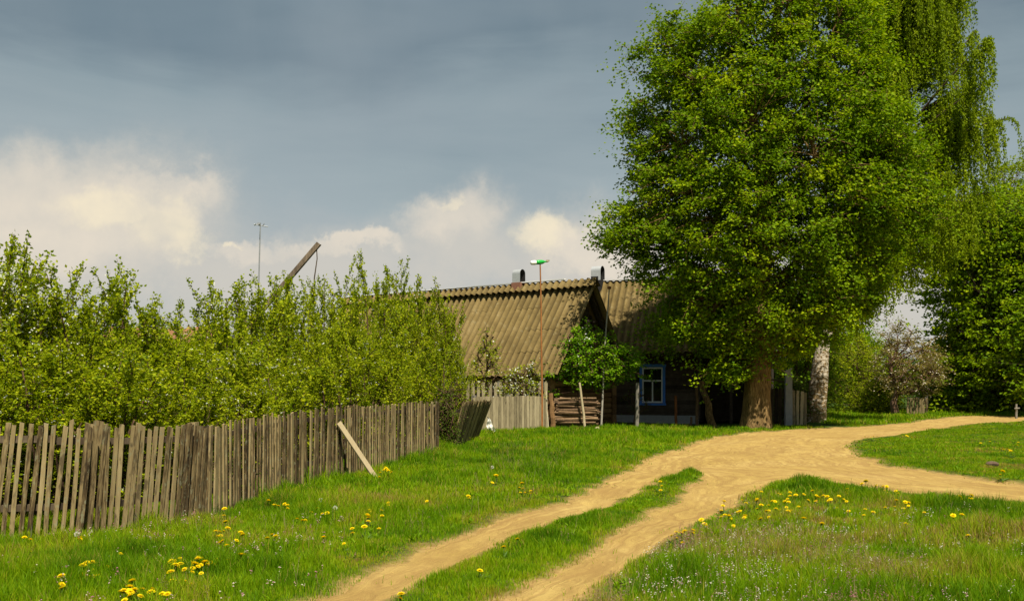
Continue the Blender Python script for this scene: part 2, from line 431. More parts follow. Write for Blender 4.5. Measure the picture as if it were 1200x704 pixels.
tag(g.build('pebbles', M['road']), 'small sandy clods and pebbles scattered over the dirt track', 'pebbles', kind='stuff')

# ------------------------------------------------------------------ FENCE LINE (left)
FL = np.array([[xp(q, Y), Y] for q, Y in ((-200, 10.4), (-60, 11.0), (0, 11.25), (93, 11.5), (145, 11.95), (194, 12.5), (225, 12.95), (256, 13.6), (291, 14.9), (330, 16.7), (400, 19.0), (455, 21.9), (512, 25.3))])
FL[0] = FL[1] + (FL[1] - FL[2]) * 2.2
flen = np.concatenate([[0], np.cumsum(np.linalg.norm(np.diff(FL, axis=0), axis=1))])
def fpt(s): return np.array([np.interp(s, flen, FL[:, 0]), np.interp(s, flen, FL[:, 1])])
def fence_x(y):  # x of the fence at depth y
    Yl = np.concatenate([[3], FL[:, 1], [28, 32.6, 40, 60]]); Xl = np.concatenate([[-9.5], FL[:, 0], [xp(532, 28), xp(556, 32.6), xp(556, 40), -2]])
    return np.interp(y, Yl, Xl)

# ------------------------------------------------------------------ GRASS (one mass nobody could count)
def in_house(x, y): 
    return (y > 41.5) & (x > -9) & (x < 15) & (y > 43 - .4 * x * (x < 1.5) - 0 * x) & (y < 60)
def blades(g, x, y, h, w, tint, r=rng, lean=.55):
    n = len(x)
    z = H(x, y)
    a = r.random(n) * 2 * pi; b = r.random(n) * 2 * pi
    ln = np.stack([np.cos(a), np.sin(a), np.zeros(n)], 1) * (h * lean * r.random(n))[:, None]
    sd = np.stack([np.cos(b), np.sin(b), np.zeros(n)], 1) * (w / 2)[:, None]
    p = np.stack([x, y, z - .01], 1)
    m1 = p + ln * .35 + np.stack([0 * h, 0 * h, h * .55], 1)
    t = p + ln + np.stack([0 * h, 0 * h, h * (1 - .25 * r.random(n))], 1)
    VV = np.stack([p - sd, p + sd, m1 + sd * .8, m1 - sd * .8, t], 1)
    o = 5 * np.arange(n)[:, None]
    base = g.n
    g.add(VV, np.array([[0, 1, 2, 3]]) + o, 0, np.repeat(tint, 5))
    g.f.append((np.array([[3, 2, 4]]) + o + base, 0))
def grass_band(g, y0, y1, n, wmul, hmul=1.0):
    x, y = scatter_frustum(y0, y1, n)
    k = x > fence_x(y) - 9
    x, y = x[k], y[k]
    s = sdist(x, y)
    edge = np.clip(-s / np.where(inside(median, x, y), .28, .7), 0, 1)
    k = (s < .02) & ~in_house(x, y)
    k |= (s < .25) & (rng.random(len(x)) < .10) & (y < 34) & (fbm(x * 3, y * 3, 2) > .5)
    x, y, s, edge = x[k], y[k], s[k], edge[k]
    # patchy: thin near the track edge
    big = fbm(x * .45 + 3, y * .45, 3); fine = fbm(x * 2.2, y * 2.2 + 5, 2)
    k = rng.random(len(x)) < np.clip(.25 + edge * 1.5, 0, 1) * np.clip(.45 + 1.1 * fine, .3, 1)
    x, y, s, edge, big, fine = [q[k] for q in (x, y, s, edge, big, fine)]
    isl = inside(island, x, y); med = inside(median, x, y) | ((y < 9) & inside(median, x, y))
    left = (x < (y - 8) * .1 - 1.2) & (y < 46)
    h = np.where(isl, .055, np.where(med, .10, np.where(left, .13, .135)))
    tall = sstep(.45, .62, big)
    h = h * (.55 + .6 * tall + .75 * sstep(.45, .75, fbm(x * 2.7 + 40, y * 2.3, 2))) * (.35 + .65 * edge) * rng.uniform(.6, 1.35, len(x))
    nf = np.exp(-np.abs(x - fence_x(y)) / .35)         # uncut at the fence foot
    h = h * (1 + .9 * nf) * hmul
    h = np.where(x < fence_x(y) - .3, h * 1.5, h)
    tint = .40 + .75 * (fbm(x * .8 + 9, y * .8, 3) - .5) + .55 * (fbm(x * 3.1 + 9, y * 2.6, 2) - .5) + .25 * (1 - tall) * .4 + rng.normal(size=len(x)) * .11
    tint = np.where(isl, tint + .12, tint)
    tint += .38 * (1 - edge) * rng.random(len(x))       # dry blades along the track
    mead = sstep(11.5, 9.3, y) * (x > y * .04 + .2) * sstep(.36, .56, fbm(x * .8 + 5, y * .8 + 1, 3))
    tint += mead * .5 * rng.random(len(x))
    brownp = sstep(.56, .68, fbm(x * .55 + 31, y * .55 + 7, 3)) * (y < 16)
    tint += brownp * .45 * rng.random(len(x))
    dead = rng.random(len(x)) < .04 + .2 * sstep(.58, .72, fbm(x * 1.5 + 60, y * 1.2, 3)); tint[dead] = rng.uniform(.8, 1, dead.sum())
    w = (.0045 + .0035 * rng.random(len(x))) * wmul
    blades(g, x, y, h, w, np.clip(tint, 0, 1))
g = G()
grass_band(g, 5.5, 10, 330000, .9)
grass_band(g, 10, 15, 350000, 1.15)
grass_band(g, 15, 26, 420000, 1.9)
grass_band(g, 26, 46, 420000, 3.4)
grass_band(g, 46, 80, 260000, 6.5, 1.3)
tag(g.build('grass', M['grass']), 'bright green spring grass growing along both sides of the sandy track', 'grass', kind='stuff')

# broad leaf rosettes and weeds between the grass
def leaves_geo(g, P, D, Nn, L, W, tint, mat=0, fold=.12):
    D = D / (np.linalg.norm(D, axis=1, keepdims=True) + 1e-9)
    Sx = np.cross(D, Nn); Sx /= np.linalg.norm(Sx, axis=1, keepdims=True) + 1e-9
    Nn = np.cross(Sx, D)
    L = np.broadcast_to(L, (len(P),))[:, None]; W = np.broadcast_to(W, (len(P),))[:, None]
    mid = P + D * L * .42 + Nn * W * fold
    VV = np.stack([P, mid + Sx * W / 2, P + D * L - Nn * L * .08, mid - Sx * W / 2], 1)
    g.add(VV, np.array([[0, 1, 2, 3]]) + 4 * np.arange(len(P))[:, None], mat, np.repeat(tint, 4))
def rdir(n, r=rng):
    d = r.normal(size=(n, 3)); return d / np.linalg.norm(d, axis=1, keepdims=True)
x, y = scatter_frustum(6, 34, 5200)
s = sdist(x, y); k = (s < -.1) & ~in_house(x, y) & (fbm(x * .8, y * .8) > .42) & (x > fence_x(y) - 5); x, y = x[k], y[k]
nl = 9
X = np.repeat(x, nl); Y_ = np.repeat(y, nl); a = rng.random(len(X)) * 2 * pi
P = np.stack([X, Y_, H(X, Y_) + .01], 1); el = rng.uniform(.15, 1.0, len(X))
D = np.stack([np.cos(a) * np.cos(el), np.sin(a) * np.cos(el), np.sin(el)], 1)
g = G(); leaves_geo(g, P, D, np.array([[0, 0, 1.]]) + 0 * D, rng.uniform(.05, .13, len(X)), rng.uniform(.018, .034, len(X)), np.clip(.22 + .2 * rng.random(len(X)) + .2 * np.repeat(rng.random(len(x)), nl), 0, 1))
tag(g.build('ground_cover', M['grass']), 'low broad leaved weeds growing among the verge grass', 'weeds', kind='stuff')

# tiny white, pink and purple meadow flowers and dry stalks
g = G()
def stalks(x, y, h0, h1, mat_head, tint, hs=.007, per=4, st=.5):
    n = len(x); z = H(x, y); h = rng.uniform(h0, h1, n)
    a = rng.random(n) * 2 * pi; ln = np.stack([np.cos(a), np.sin(a), 0 * a], 1) * (h * .25)[:, None]
    p = np.stack([x, y, z], 1); t = p + ln + np.stack([0 * h, 0 * h, h], 1)
    b = rng.random(n) * 2 * pi; sd = np.stack([np.cos(b), np.sin(b), 0 * b], 1) * .0017
    g.add(np.stack([p - sd, p + sd, t + sd * .6, t - sd * .6], 1), np.array([[0, 1, 2, 3]]) + 4 * np.arange(n)[:, None], 0, np.repeat(np.clip(st + .3 * rng.normal(size=n), 0, 1), 4))
    # heads: a few little bells near the tip
    tt = 1 - .35 * rng.random((n, per)) ** 1.3
    q = p[:, None] + (t - p)[:, None] * tt[..., None] + rng.normal(size=(n, per, 3)) * .007
    q = q.reshape(-1, 3); m_ = len(q)
    VV = k8[None] * (hs * rng.uniform(.6, 1.3, m_))[:, None, None] + q[:, None]
    g.add(VV, (f8[None] + 6 * np.arange(m_)[:, None, None]).reshape(-1, 3), mat_head, np.repeat(np.clip(np.repeat(tint, per) + .08 * rng.normal(size=m_), 0, 1), 6))
x, y = scatter_frustum(7.2, 13.5, 26000)
px = 600 + F * x / y; py = HOR + EYE * F / y
dens = sstep(612, 665, py) * sstep(680, 800, px) * sstep(.40, .58, fbm(x * .9 + 2, y * .9 + 4, 3)) + .10 * (py > 600) * (px > 800)
k = (sdist(x, y) < -.2) & (rng.random(len(x)) < dens * .42) & ~inside(median, x, y); x, y = x[k], y[k]
purple = fbm(x * 1.1 + 77, y * 1.1, 2) > .62
stalks(x, y, .08, .21, 1, np.where(purple, .12, np.where(rng.random(len(x)) < .45, .35, .75)), .0055)
x, y = scatter_frustum(6.8, 13, 9000); px = 600 + F * x / y; py = HOR + EYE * F / y
k = (x > fence_x(y)) & (sdist(x, y) < -.2) & (px < 420) & (rng.random(len(x)) < .55 * sstep(.45, .62, fbm(x * 1.2 + 21, y * 1.2, 3))); x, y = x[k], y[k]
stalks(x, y, .06, .2, 1, np.full(len(x), .16) + .3 * rng.random(len(x)))
# brown sorrel like stalks
x, y = scatter_frustum(7, 30, 26000); px = 600 + F * x / y; py = HOR + EYE * F / y
w = (sstep(.53, .66, fbm(x * .5 + 12, y * .5 + 3, 3)) * .5 + .9 * (np.hypot((px - 620) / 45, (py - 545) / 22) < 1) + 1.3 * sstep(615, 675, py) * (px > 640) * (px < 1090) * sstep(.34, .55, fbm(x * .9 + 5, y * .9 + 1, 3)))
k = (sdist(x, y) < -.2) & (x > fence_x(y) + .1) & (rng.random(len(x)) < w * .55) & ~inside(island, x, y) & ~inside(median, x, y); x, y = x[k], y[k]
stalks(x, y, .1, .26, 0, np.full(len(x), .7), .0045, 5, .7)
x, y = scatter_frustum(6.6, 11.5, 22000); px = 600 + F * x / y; py = HOR + EYE * F / y
w = sstep(605, 670, py) * sstep(640, 720, px) * sstep(1120, 1000, px) * sstep(.36, .60, fbm(x * .8 + 5, y * .8 + 1, 3))
k = (sdist(x, y) < -.25) & (rng.random(len(x)) < w * .95); x, y = x[k], y[k]
stalks(x, y, .10, .24, 0, np.full(len(x), .75), .005, 5, .75)
tag(g.build('wildflowers', [M['weed'], M['tiny_flower']]), 'tiny white and mauve meadow flowers and dry stalks in the grass', 'wildflowers', kind='stuff')

# ------------------------------------------------------------------ DANDELIONS
def dandelion_mesh(nh, seed, clock=False):
    r = np.random.default_rng(seed); g = G()
    for i in range(nh):
        off = r.normal(size=2) * (.05 if nh > 1 else .0); h = r.uniform(.07, .135)
        top = np.array([off[0] * 1.4, off[1] * 1.4, h]); P = curve((off[0] * .3, off[1] * .3, 0), top, 5, .06, r=r)
        add_tube(g, P, np.full(5, .0028), 5, 1, .6, False)
        ax = np.array([r.normal() * .25, r.normal() * .25 - .25, 1.0]); ax /= np.linalg.norm(ax)
        u = np.cross(ax, [1, 0, 0]); u /= np.linalg.norm(u); w = np.cross(ax, u)
        if clock:
            D = rdir(160, r); P0 = np.repeat((top + ax * .012)[None], 160, 0)
            leaves_geo(g, P0 + D * .014, D, rdir(160, r), .014, .008, r.random(160), 2)
            continue
        rad = r.uniform(.027, .036)
        for ring, (el, L, cnt) in enumerate(((.08, 1, 20), (.35, .9, 18), (.75, .7, 14), (1.2, .5, 9))):
            a = (np.arange(cnt) + .5 * ring) * 2 * pi / cnt + r.normal(size=cnt) * .06
            D = (np.cos(a)[:, None] * u + np.sin(a)[:, None] * w) * cos(el) + ax * sin(el)
            leaves_geo(g, np.repeat(top[None], cnt, 0), D, np.repeat(ax[None], cnt, 0), rad * L, rad * .42, r.random(cnt), 0, .05)
        add_tube(g, [top - ax * .012, top - ax * .004, top + ax * .002], [.003, .007, .0075], 6, 1, .3, False)
    a = r.random(7) * 2 * pi; el = r.uniform(.2, .6, 7)
    leaves_geo(g, np.zeros((7, 3)), np.stack([np.cos(a) * np.cos(el), np.sin(a) * np.cos(el), np.sin(el)], 1), np.repeat([[0, 0, 1.]], 7, 0), .12, .026, np.full(7, .4), 1)
    return g.mesh('dandelion', [M['dandelion'], M['stem'], M['fluff']])
DM = [dandelion_mesh(1, s) for s in (1, 2, 3, 4, 5)]
CM = dandelion_mesh(1, 9, True)
def dandelions(cl, label, group):
    for (px, py, n, sx, sy) in cl:
        for i in range(n):
            q = (px + rng.normal() * sx * .6, py + rng.normal() * sy * .6); hh = .11
            p = gp(q[0], q[1], hh)
            if sdist(p[:1], p[1:])[0] > -.05: 
                p = gp(px, py, hh)
                if sdist(p[:1], p[1:])[0] > -.02: continue
            o = bpy.data.objects.new('dandelion', DM[rng.integers(5)]); C.objects.link(o)
            sc = rng.uniform(.85, 1.25) * (1.0 if p[1] < 16 else 1.2)
            o.location = (p[0], p[1], hz(*p)); o.rotation_euler = (0, 0, rng.random() * 6.28); o.scale = (sc, sc, sc)
            tag(o, label, 'dandelion', group)
dandelions([(262, 612, 11, 12, 12), (268, 628, 5, 14, 6)], 'yellow dandelion blooming just in front of the sparse fence end post', 'dandelions before the sparse fence end post')
dandelions([(215, 668, 24, 26, 12), (165, 692, 9, 30, 6), (175, 700, 5, 20, 4), (262, 653, 5, 14, 4), (228, 662, 9, 12, 6), (150, 697, 5, 12, 4)], 'yellow dandelion in the big patch in the lower left corner meadow', 'dandelions in the near corner patch')
dandelions([(112, 666, 9, 30, 8), (95, 628, 3, 6, 3), (55, 636, 2, 40, 8), (30, 630, 2, 8, 2), (145, 640, 2, 14, 5), (80, 682, 3, 12, 5)], 'yellow dandelion below the sparse leaning fence in coarse grass', 'dandelions below the sparse fence')
dandelions([(328, 592, 4, 10, 3), (378, 598, 5, 20, 5), (425, 618, 7, 18, 10), (345, 603, 3, 14, 4), (318, 588, 3, 8, 3), (440, 601, 5, 14, 5), (312, 632, 3, 14, 10), (390, 632, 2, 14, 4), (460, 590, 2, 8, 4)], 'yellow dandelion scattered in the verge grass below the tight fence', 'dandelions on the fence verge')
dandelions([(450, 553, 8, 13, 4)], 'yellow dandelion beside the foot of the propped pale plank', 'dandelions at the propped plank')
dandelions([(577, 562, 5, 7, 4), (617, 573, 7, 11, 4), (550, 583, 2, 4, 2), (498, 586, 1, 3, 2), (606, 630, 1, 2, 2)], 'yellow dandelion halfway along the verge towards the old log barn', 'dandelions mid verge')
dandelions([(777, 572, 3, 6, 2), (590, 640, 1, 2, 2), (563, 664, 1, 2, 2), (470, 700, 2, 5, 2)], 'yellow dandelion on the grass strip between the two wheel tracks', 'dandelions between the wheel tracks')
dandelions([(905, 590, 24, 40, 11), (880, 603, 6, 26, 9), (950, 583, 12, 36, 8), (985, 592, 4, 24, 9), (930, 606, 4, 26, 8), (912, 577, 4, 26, 5)], 'yellow dandelion in the dense patch where the tracks fork', 'dandelions at the track fork')
dandelions([(1025, 570, 6, 14, 3), (1050, 576, 5, 16, 3), (1000, 575, 5, 10, 3), (1105, 582, 4, 20, 2), (1140, 583, 5, 22, 2)], 'yellow dandelion along the meadow rim beside the sandy road', 'dandelions on the meadow rim')
dandelions([(850, 606, 3, 16, 6), (806, 627, 4, 8, 6), (795, 634, 4, 10, 5), (858, 612, 5, 14, 5), (820, 614, 3, 10, 4)], 'yellow dandelion bordering the outer wheel track', 'dandelions bordering the wheel track')
dandelions([(1062, 590, 4, 10, 4), (1020, 605, 3, 12, 6), (1045, 596, 3, 16, 6), (1083, 602, 1, 2, 2), (1116, 608, 1, 2, 2), (1131, 609, 1, 2, 2), (1189, 603, 1, 2, 2), (1060, 611, 2, 8, 5), (960, 617, 2, 6, 3), (1136, 629, 1, 2, 1)], 'yellow dandelion standing apart in the open foreground meadow', 'dandelions in the open meadow')
dandelions([(1015, 512, 3, 8, 1.5), (1064, 511, 4, 6, 1.5), (1182, 530, 4, 10, 2), (1152, 519, 2, 8, 2), (1193, 521, 2, 3, 1), (1172, 556, 2, 4, 1)], 'yellow dandelion in the short grass island beyond the sandy fork', 'dandelions on the grass island')
for (px, py) in ((90, 623), (376, 585), (393, 592), (577, 548), (432, 544)):
    p = gp(px, py, .15); o = bpy.data.objects.new('dandelion_clock', CM); C.objects.link(o)
    o.location = (p[0], p[1], hz(*p)); o.scale = (1.2,) * 3; o.rotation_euler = (0, 0, px)
    tag(o, 'white round dandelion seed head in the grass by the fence', 'dandelion clock', 'dandelion seed heads')

# ------------------------------------------------------------------ FENCES
def picket_mesh(h, w, t, top='flat', jit=.002):
    g = G()
    segs = 4; zs = np.linspace(0, h, segs + 1)
    bow = rng.normal() * .006
    for i in range(segs):
        z0, z1 = zs[i], zs[i + 1]
    # one closed loop of rings, slightly bowed and uneven
    rings = []
    for i, zz in enumerate(zs):
        b = bow * sin(pi * i / segs); ww = w / 2 * (1 + rng.normal() * .04); tt = t / 2 * (1 + rng.normal() * .05)
        zt = np.array([zz] * 4)
        if i == segs:
            if top == 'slant': zt = zt + np.array([0, .025, .025, 0]) * rng.choice([-1, 1]) * rng.random()
            zt = zt + rng.normal(size=4) * .004
        rings.append(np.stack([np.array([-ww, ww, ww, -ww]) + b, np.array([-tt, -tt, tt, tt]), zt], 1))
    V = np.concatenate(rings)
    q = []
    for i in range(segs):
        for j in range(4):
            q.append([4 * i + j, 4 * i + (j + 1) % 4, 4 * i + 4 + (j + 1) % 4, 4 * i + 4 + j])
    q.append([3, 2, 1, 0]); k = 4 * segs
    if top == 'point':
        V = np.vstack([V, [[bow * 0, -t / 2, h + w * .55], [0, t / 2, h + w * .55]]]); n = len(V)
        g.add(V, q); g.f.append((np.array([[k, k + 1, n - 2]]), 0)); g.f.append((np.array([[k + 2, k + 3, n - 1]]), 0))
        g.f.append((np.array([[k + 1, k + 2, n - 1, n - 2], [k + 3, k, n - 2, n - 1]]), 0))
    else:
        q.append([k, k + 1, k + 2, k + 3]); g.add(V, q)
    return g
def picket(parent, pos, h, w, t, yaw, lean_along, lean_out=0.0, mat=None, top='slant', name='picket'):
    g = picket_mesh(h, w, t, top)
    o = g.build(name, mat, parent)
    o.rotation_euler = (lean_out, lean_along, yaw); o.location = pos
    return o

# 1) sparse leaning fence at the near end
def build_fence(s0, s1, step, w, label, hfun, lean, posts, name='picket_fence', mat='picket', out=.04, twist=0.0):
    base = fpt((s0 + s1) / 2)
    root = thing(name, label, 'fence', (base[0], base[1], 0), 'old picket fence along the garden')
    B = np.array([base[0], base[1], 0.0])
    s = s0
    while s < s1:
        p = fpt(s); d = fpt(s + .1) - fpt(s - .1); yaw = math.atan2(d[1], d[0])
        z = hz(*p); n = np.array([d[1], -d[0]]) / np.hypot(*d)    # towards the road
        q = p + n * (out + rng.uniform(-.006, .010))
        picket(root, (q[0] - B[0], q[1] - B[1], z - .05 + rng.uniform(0, .05)), hfun(s) + .05 + rng.normal() * .014, w * rng.uniform(.86, 1.08), .024, yaw + twist + rng.normal() * .04, lean(s) + rng.normal() * .012, rng.normal() * .012, M[mat])
        s += step * rng.uniform(.96, 1.04)
    # rails, in lengths that follow the line
    for frac in (.30, .88):
        a = s0
        while a < s1 - .01:
            b = min(a + .9, s1)
            p, q = fpt(a), fpt(b); za = hz(*p) + frac * hfun(a); zb = hz(*q) + frac * hfun(b)
            la = 0
            g = G(); dd = (q - p) / np.linalg.norm(q - p)
            pp = np.array([*(p + dd * la), za + rng.normal() * .015]) - B; qq = np.array([*(q + dd * la), zb + rng.normal() * .015]) - B
            nr = np.array([dd[1], -dd[0], 0]) * .03; pp = pp - nr; qq = qq - nr
            mid = (pp + qq) / 2
            beam(g, pp - mid, qq - mid, .045, .075, jit=.003)
            g.build('rail', M['rail'], root, loc=mid); a = b
    for sp, hh, ln, ww in posts:
        p = fpt(sp); d = fpt(sp + .1) - fpt(sp - .1); yaw = math.atan2(d[1], d[0]); n = np.array([-d[1], d[0]]) / np.hypot(*d)
        q = p + n * .10; g = picket_mesh(hh + .1, ww, ww * .8, 'slant'); o = g.build('post', M['picket'], root)
        o.location = (q[0] - B[0], q[1] - B[1], hz(*q) - .1); o.rotation_euler = (0, ln, yaw)
    return root
def s_at(px):
    ss = np.linspace(0, flen[-1], 4000); P = np.array([fpt(s) for s in ss]); pp = 600 + F * P[:, 0] / P[:, 1]
    return ss[np.argmin(abs(pp - px))]
sA = s_at(236); sP = s_at(98)
hA = lambda s: np.interp(s, [0, s_at(0), s_at(100), sA], [1.30, 1.31, 1.29, 1.21])
build_fence(.4, sA + .05, .088, .051, 'sparse leaning weathered picket fence with see through gaps and broken posts', hA,
            lambda s: .10 + .02 * sin(s * 2), [(sP - .07, 1.34, .10, .085), (sP + .06, 1.36, .13, .09), (sA - .1, 1.29, .07, .10), (s_at(-70), 1.3, .1, .1), (sA - .24, 1.27, .05, .08)])
hB = lambda s: np.interp(s, [sA, s_at(330), s_at(400), flen[-1]], [1.21, 1.27, 1.34, 1.30])
build_fence(sA + .12, flen[-1], .138, .104, 'close boarded stretch of the weathered picket fence behind the propped plank', hB,
            lambda s: np.interp(s, [sA, sA + 2.5, flen[-1] - 3, flen[-1]], [.05, .02, .02, .07]), [(sA + .2, 1.25, .03, .12), (s_at(330), 1.2, .02, .12), (s_at(420), 1.2, .02, .12), (flen[-1] - .1, 1.25, .06, .14)], twist=.17)
# collapsed, strongly leaning bit
p0, p1 = gp(528, 529), gp(558, 518)
root = thing('picket_fence', 'short collapsed picket fence panel leaning over steeply past the overgrown gap', 'fence', (p0[0], p0[1], 0), 'old picket fence along the garden')
d = p1 - p0; L = np.linalg.norm(d); yaw = math.atan2(d[1], d[0]); nn = int(L / .16)
for i in range(nn):
    p = p0 + d * i / nn; ln = .08 + .10 * i / nn
    picket(root, (p[0] - p0[0], p[1] - p0[1], hz(*p) - .05), 1.42 + rng.normal() * .02, .115, .022, yaw, ln + rng.normal() * .015, .24 + .10 * i / nn, M['picket'])
for fr in (.35, .85):
    g = G(); e = np.array([d[1], -d[0]]) / L; dz = fr * 1.25; a = np.array([*(e * .25 * dz), dz + hz(*p0)]); b = np.array([*(d + e * .35 * dz), dz + hz(*p1)])
    beam(g, a + [-.11, .03, 0], b + [-.11, .03, 0], .045, .075); g.build('rail', M['rail'], root)
# rear fences before the barn
def straight_fence(a, b, step, w, h, name, label, top, mat, group=None, posts=True, hj=.015, ln=.0):
    a = np.asarray(a); b = np.asarray(b)
    root = thing(name, label, 'fence', (a[0], a[1], 0), group)
    d = b - a; L = np.linalg.norm(d); e = d / L; yaw = math.atan2(d[1], d[0]); n = int(L / step); nv = np.array([e[1], -e[0]])
    for i in range(n + 1):
        p = d * i / n; z = hz(*(a + p)) - .05
        picket(root, (p[0] + nv[0] * .035, p[1] + nv[1] * .035, z), h(i / n) + rng.normal() * hj, w * rng.uniform(.9, 1.06), .024, yaw, ln + rng.normal() * .012, rng.normal() * .008, M[mat], top)
    for fr in (.28, .8):
        g = G(); beam(g, np.array([0, 0, fr * h(0)]), np.array([d[0], d[1], fr * h(1)]), .05, .08); g.build('rail', M['rail'], root)
    if posts:
        for t in (0.02, .5, .98):
            p = d * t; g = picket_mesh(h(t) + .05, .13, .12, 'slant'); o = g.build('post', M['grey_wood'], root); o.location = (p[0] - nv[0] * .1, p[1] - nv[1] * .1, -.03); o.rotation_euler = (0, 0, yaw)
    return root
straight_fence(gp(556, 507.5), gp(638, 503.8), .145, .135, lambda t: 1.42 + .02 * t, 'board_fence', 'low pale board fence with tight upright boards in front of the barn', 'flat', 'rear_picket', 'fences before the barn')
aY = 42.2
straight_fence((xp(530, 43.6), 43.6), (xp(640, 41.9), 41.9), .245, .15, lambda t: 1.98, 'picket_fence', 'taller gapped picket fence with pointed tops under the barn eave', 'point', 'rear_picket', 'fences before the barn')

# propped plank
foot = gp(441, 560); topp = fpt(s_at(392)); dd = np.array([topp[0] - foot[0] + .03, topp[1] - foot[1] - .02])
g = G(); a = np.array([foot[0], foot[1], hz(*foot) - .03]); b = np.array([foot[0] + dd[0] + .05, foot[1] + dd[1], 1.06])
nrm = np.cross(b - a, [0.33, .945, 0]); 
beam(g, [0, 0, 0], b - a, .145, .03, up=(.95, -.32, .0), jit=.002)
tag(g.build('plank', M['plank'], loc=a), 'pale bare plank propped at a slant against the close boarded fence', 'plank')

# white rag hanging on the board fence end
Y = 36.6; cx = xp(574, Y)
g = G(); nu, nv = 12, 7
uu, vv = np.meshgrid(np.linspace(0, 1, nu), np.linspace(-1, 1, nv), indexing='ij')
wid = .09 + .13 * np.exp(-((uu - .72) / .18) ** 2)
wid = .01 + .11 * np.sin(pi * uu ** 1.5) ** .8
Xr = .05 + .22 * uu + vv * wid + .03 * np.sin(uu * 9); Zr = .66 - .62 * uu + .03 * vv * uu; Yr = .05 * np.sin(vv * 5 + uu * 8) + .03 * np.sin(uu * 17)
V1 = np.stack([Xr - .15, Yr, Zr], -1).reshape(-1, 3); ii = np.arange(nu * nv).reshape(nu, nv)
q = np.stack([ii[:-1, :-1], ii[1:, :-1], ii[1:, 1:], ii[:-1, 1:]], -1).reshape(-1, 4)
g.add(V1, q); g.add(V1 + [0, .008, 0], q[:, ::-1])
tag(g.build('rag', M['cloth'], loc=(cx, Y, hz(cx, Y)), smooth=True), 'crumpled white rag hanging at the end of the collapsed fence panel', 'rag')

# ------------------------------------------------------------------ corrugated roof sheet builder
def corrugated(g, p0, p1, down, rows=3, per=.34, amp=.062, mat=0):
    """roof plane: ridge p0->p1, vector 'down' from ridge to eave"""
    p0 = np.asarray(p0, float); p1 = np.asarray(p1, float); down = np.asarray(down, float)
    along = p1 - p0; L = np.linalg.norm(along); e = along / L; nrm = np.cross(e, down); nrm /= np.linalg.norm(nrm)
    if nrm[2] < 0: nrm = -nrm
    dl = np.linalg.norm(down)
    sheet = per * 4
    ns = int(round(L / sheet)); sw = L / ns
    for r in range(rows):
        for k in range(ns):
            off = rng.normal() * .018; tilt = rng.normal() * .006; tn = rng.random()
            t0 = r / rows - .035; t1 = (r + 1) / rows + off / dl
            if r == 0: t0 = 0
            u = np.linspace(0, 1, 29); s = (k + u) * sw
            wv = amp * np.cos(2 * pi * (s / per)) 
            for side, dn in ((0, 0.0), (1, -.014)):
                rows_v = []
                for j, t in enumerate((t0, (t0 + t1) / 2, t1)):
                    lift = .010 + .010 * j / 2 + (k % 2) * .003 + tilt * j * .5
                    rows_v.append(p0 + e * s[:, None] + down * t + nrm * (wv + lift + dn)[:, None])
                V = np.concatenate(rows_v); n = len(u)
                i = np.arange(n - 1)
                q = np.concatenate([np.stack([i + n * j, i + 1 + n * j, i + 1 + n * (j + 1), i + n * (j + 1)], 1) for j in (0, 1)])
                g.add(V, q if side == 0 else q[:, ::-1], mat, np.clip(.5 + .22 * (tn - .5) + .42 * np.tile(((1 - wv / amp) / 2) ** 1.6, 3), 0, 1))  # tint darkens troughs, painting rib shade along with the dirt
                if side == 0: top = V[2 * n:]
                else:
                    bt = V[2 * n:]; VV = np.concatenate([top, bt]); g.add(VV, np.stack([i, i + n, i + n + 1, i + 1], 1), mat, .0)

def hood(name, parent, pos, axis_xy, w=.52, hgt=.72, dep=.55, thick=.03):
    """arched tin chimney hood: an inverted U extruded along axis_xy"""
    e = np.array([axis_xy[0], axis_xy[1], 0.0]); e /= np.linalg.norm(e); sx = np.array([-e[1], e[0], 0])
    def prof(w_, h_): 
        r = w_ / 2; a = np.linspace(0, pi, 13)
        pts = [(-r, 0)] + [(-r * cos(t), h_ - r + r * sin(t)) for t in a] + [(r, 0)]
        return np.array(pts)
    po = prof(w, hgt); pi_ = prof(w - 2 * thick, hgt - thick)
    g = G(); n = len(po)
    def ring(p, d): return np.stack([sx * x + np.array([0, 0, z]) + e * d for x, z in p])
    V = np.concatenate([ring(po, -dep / 2), ring(po, dep / 2), ring(pi_, -dep / 2), ring(pi_, dep / 2)])
    i = np.arange(n - 1)
    g.add(V, np.concatenate([np.stack([i, i + 1, i + 1 + n, i + n], 1)]), 0)
    g.f.append((np.stack([i + 2 * n, i + 3 * n, i + 3 * n + 1, i + 2 * n + 1], 1), 1))
    g.f.append((np.stack([i + n, i + n + 1, i + 3 * n + 1, i + 3 * n], 1), 1))
    g.f.append((np.stack([i, i + 2 * n, i + 2 * n + 1, i + 1], 1), 0))
    return g.build(name, [M['tin'], M['soot']], parent, loc=pos)

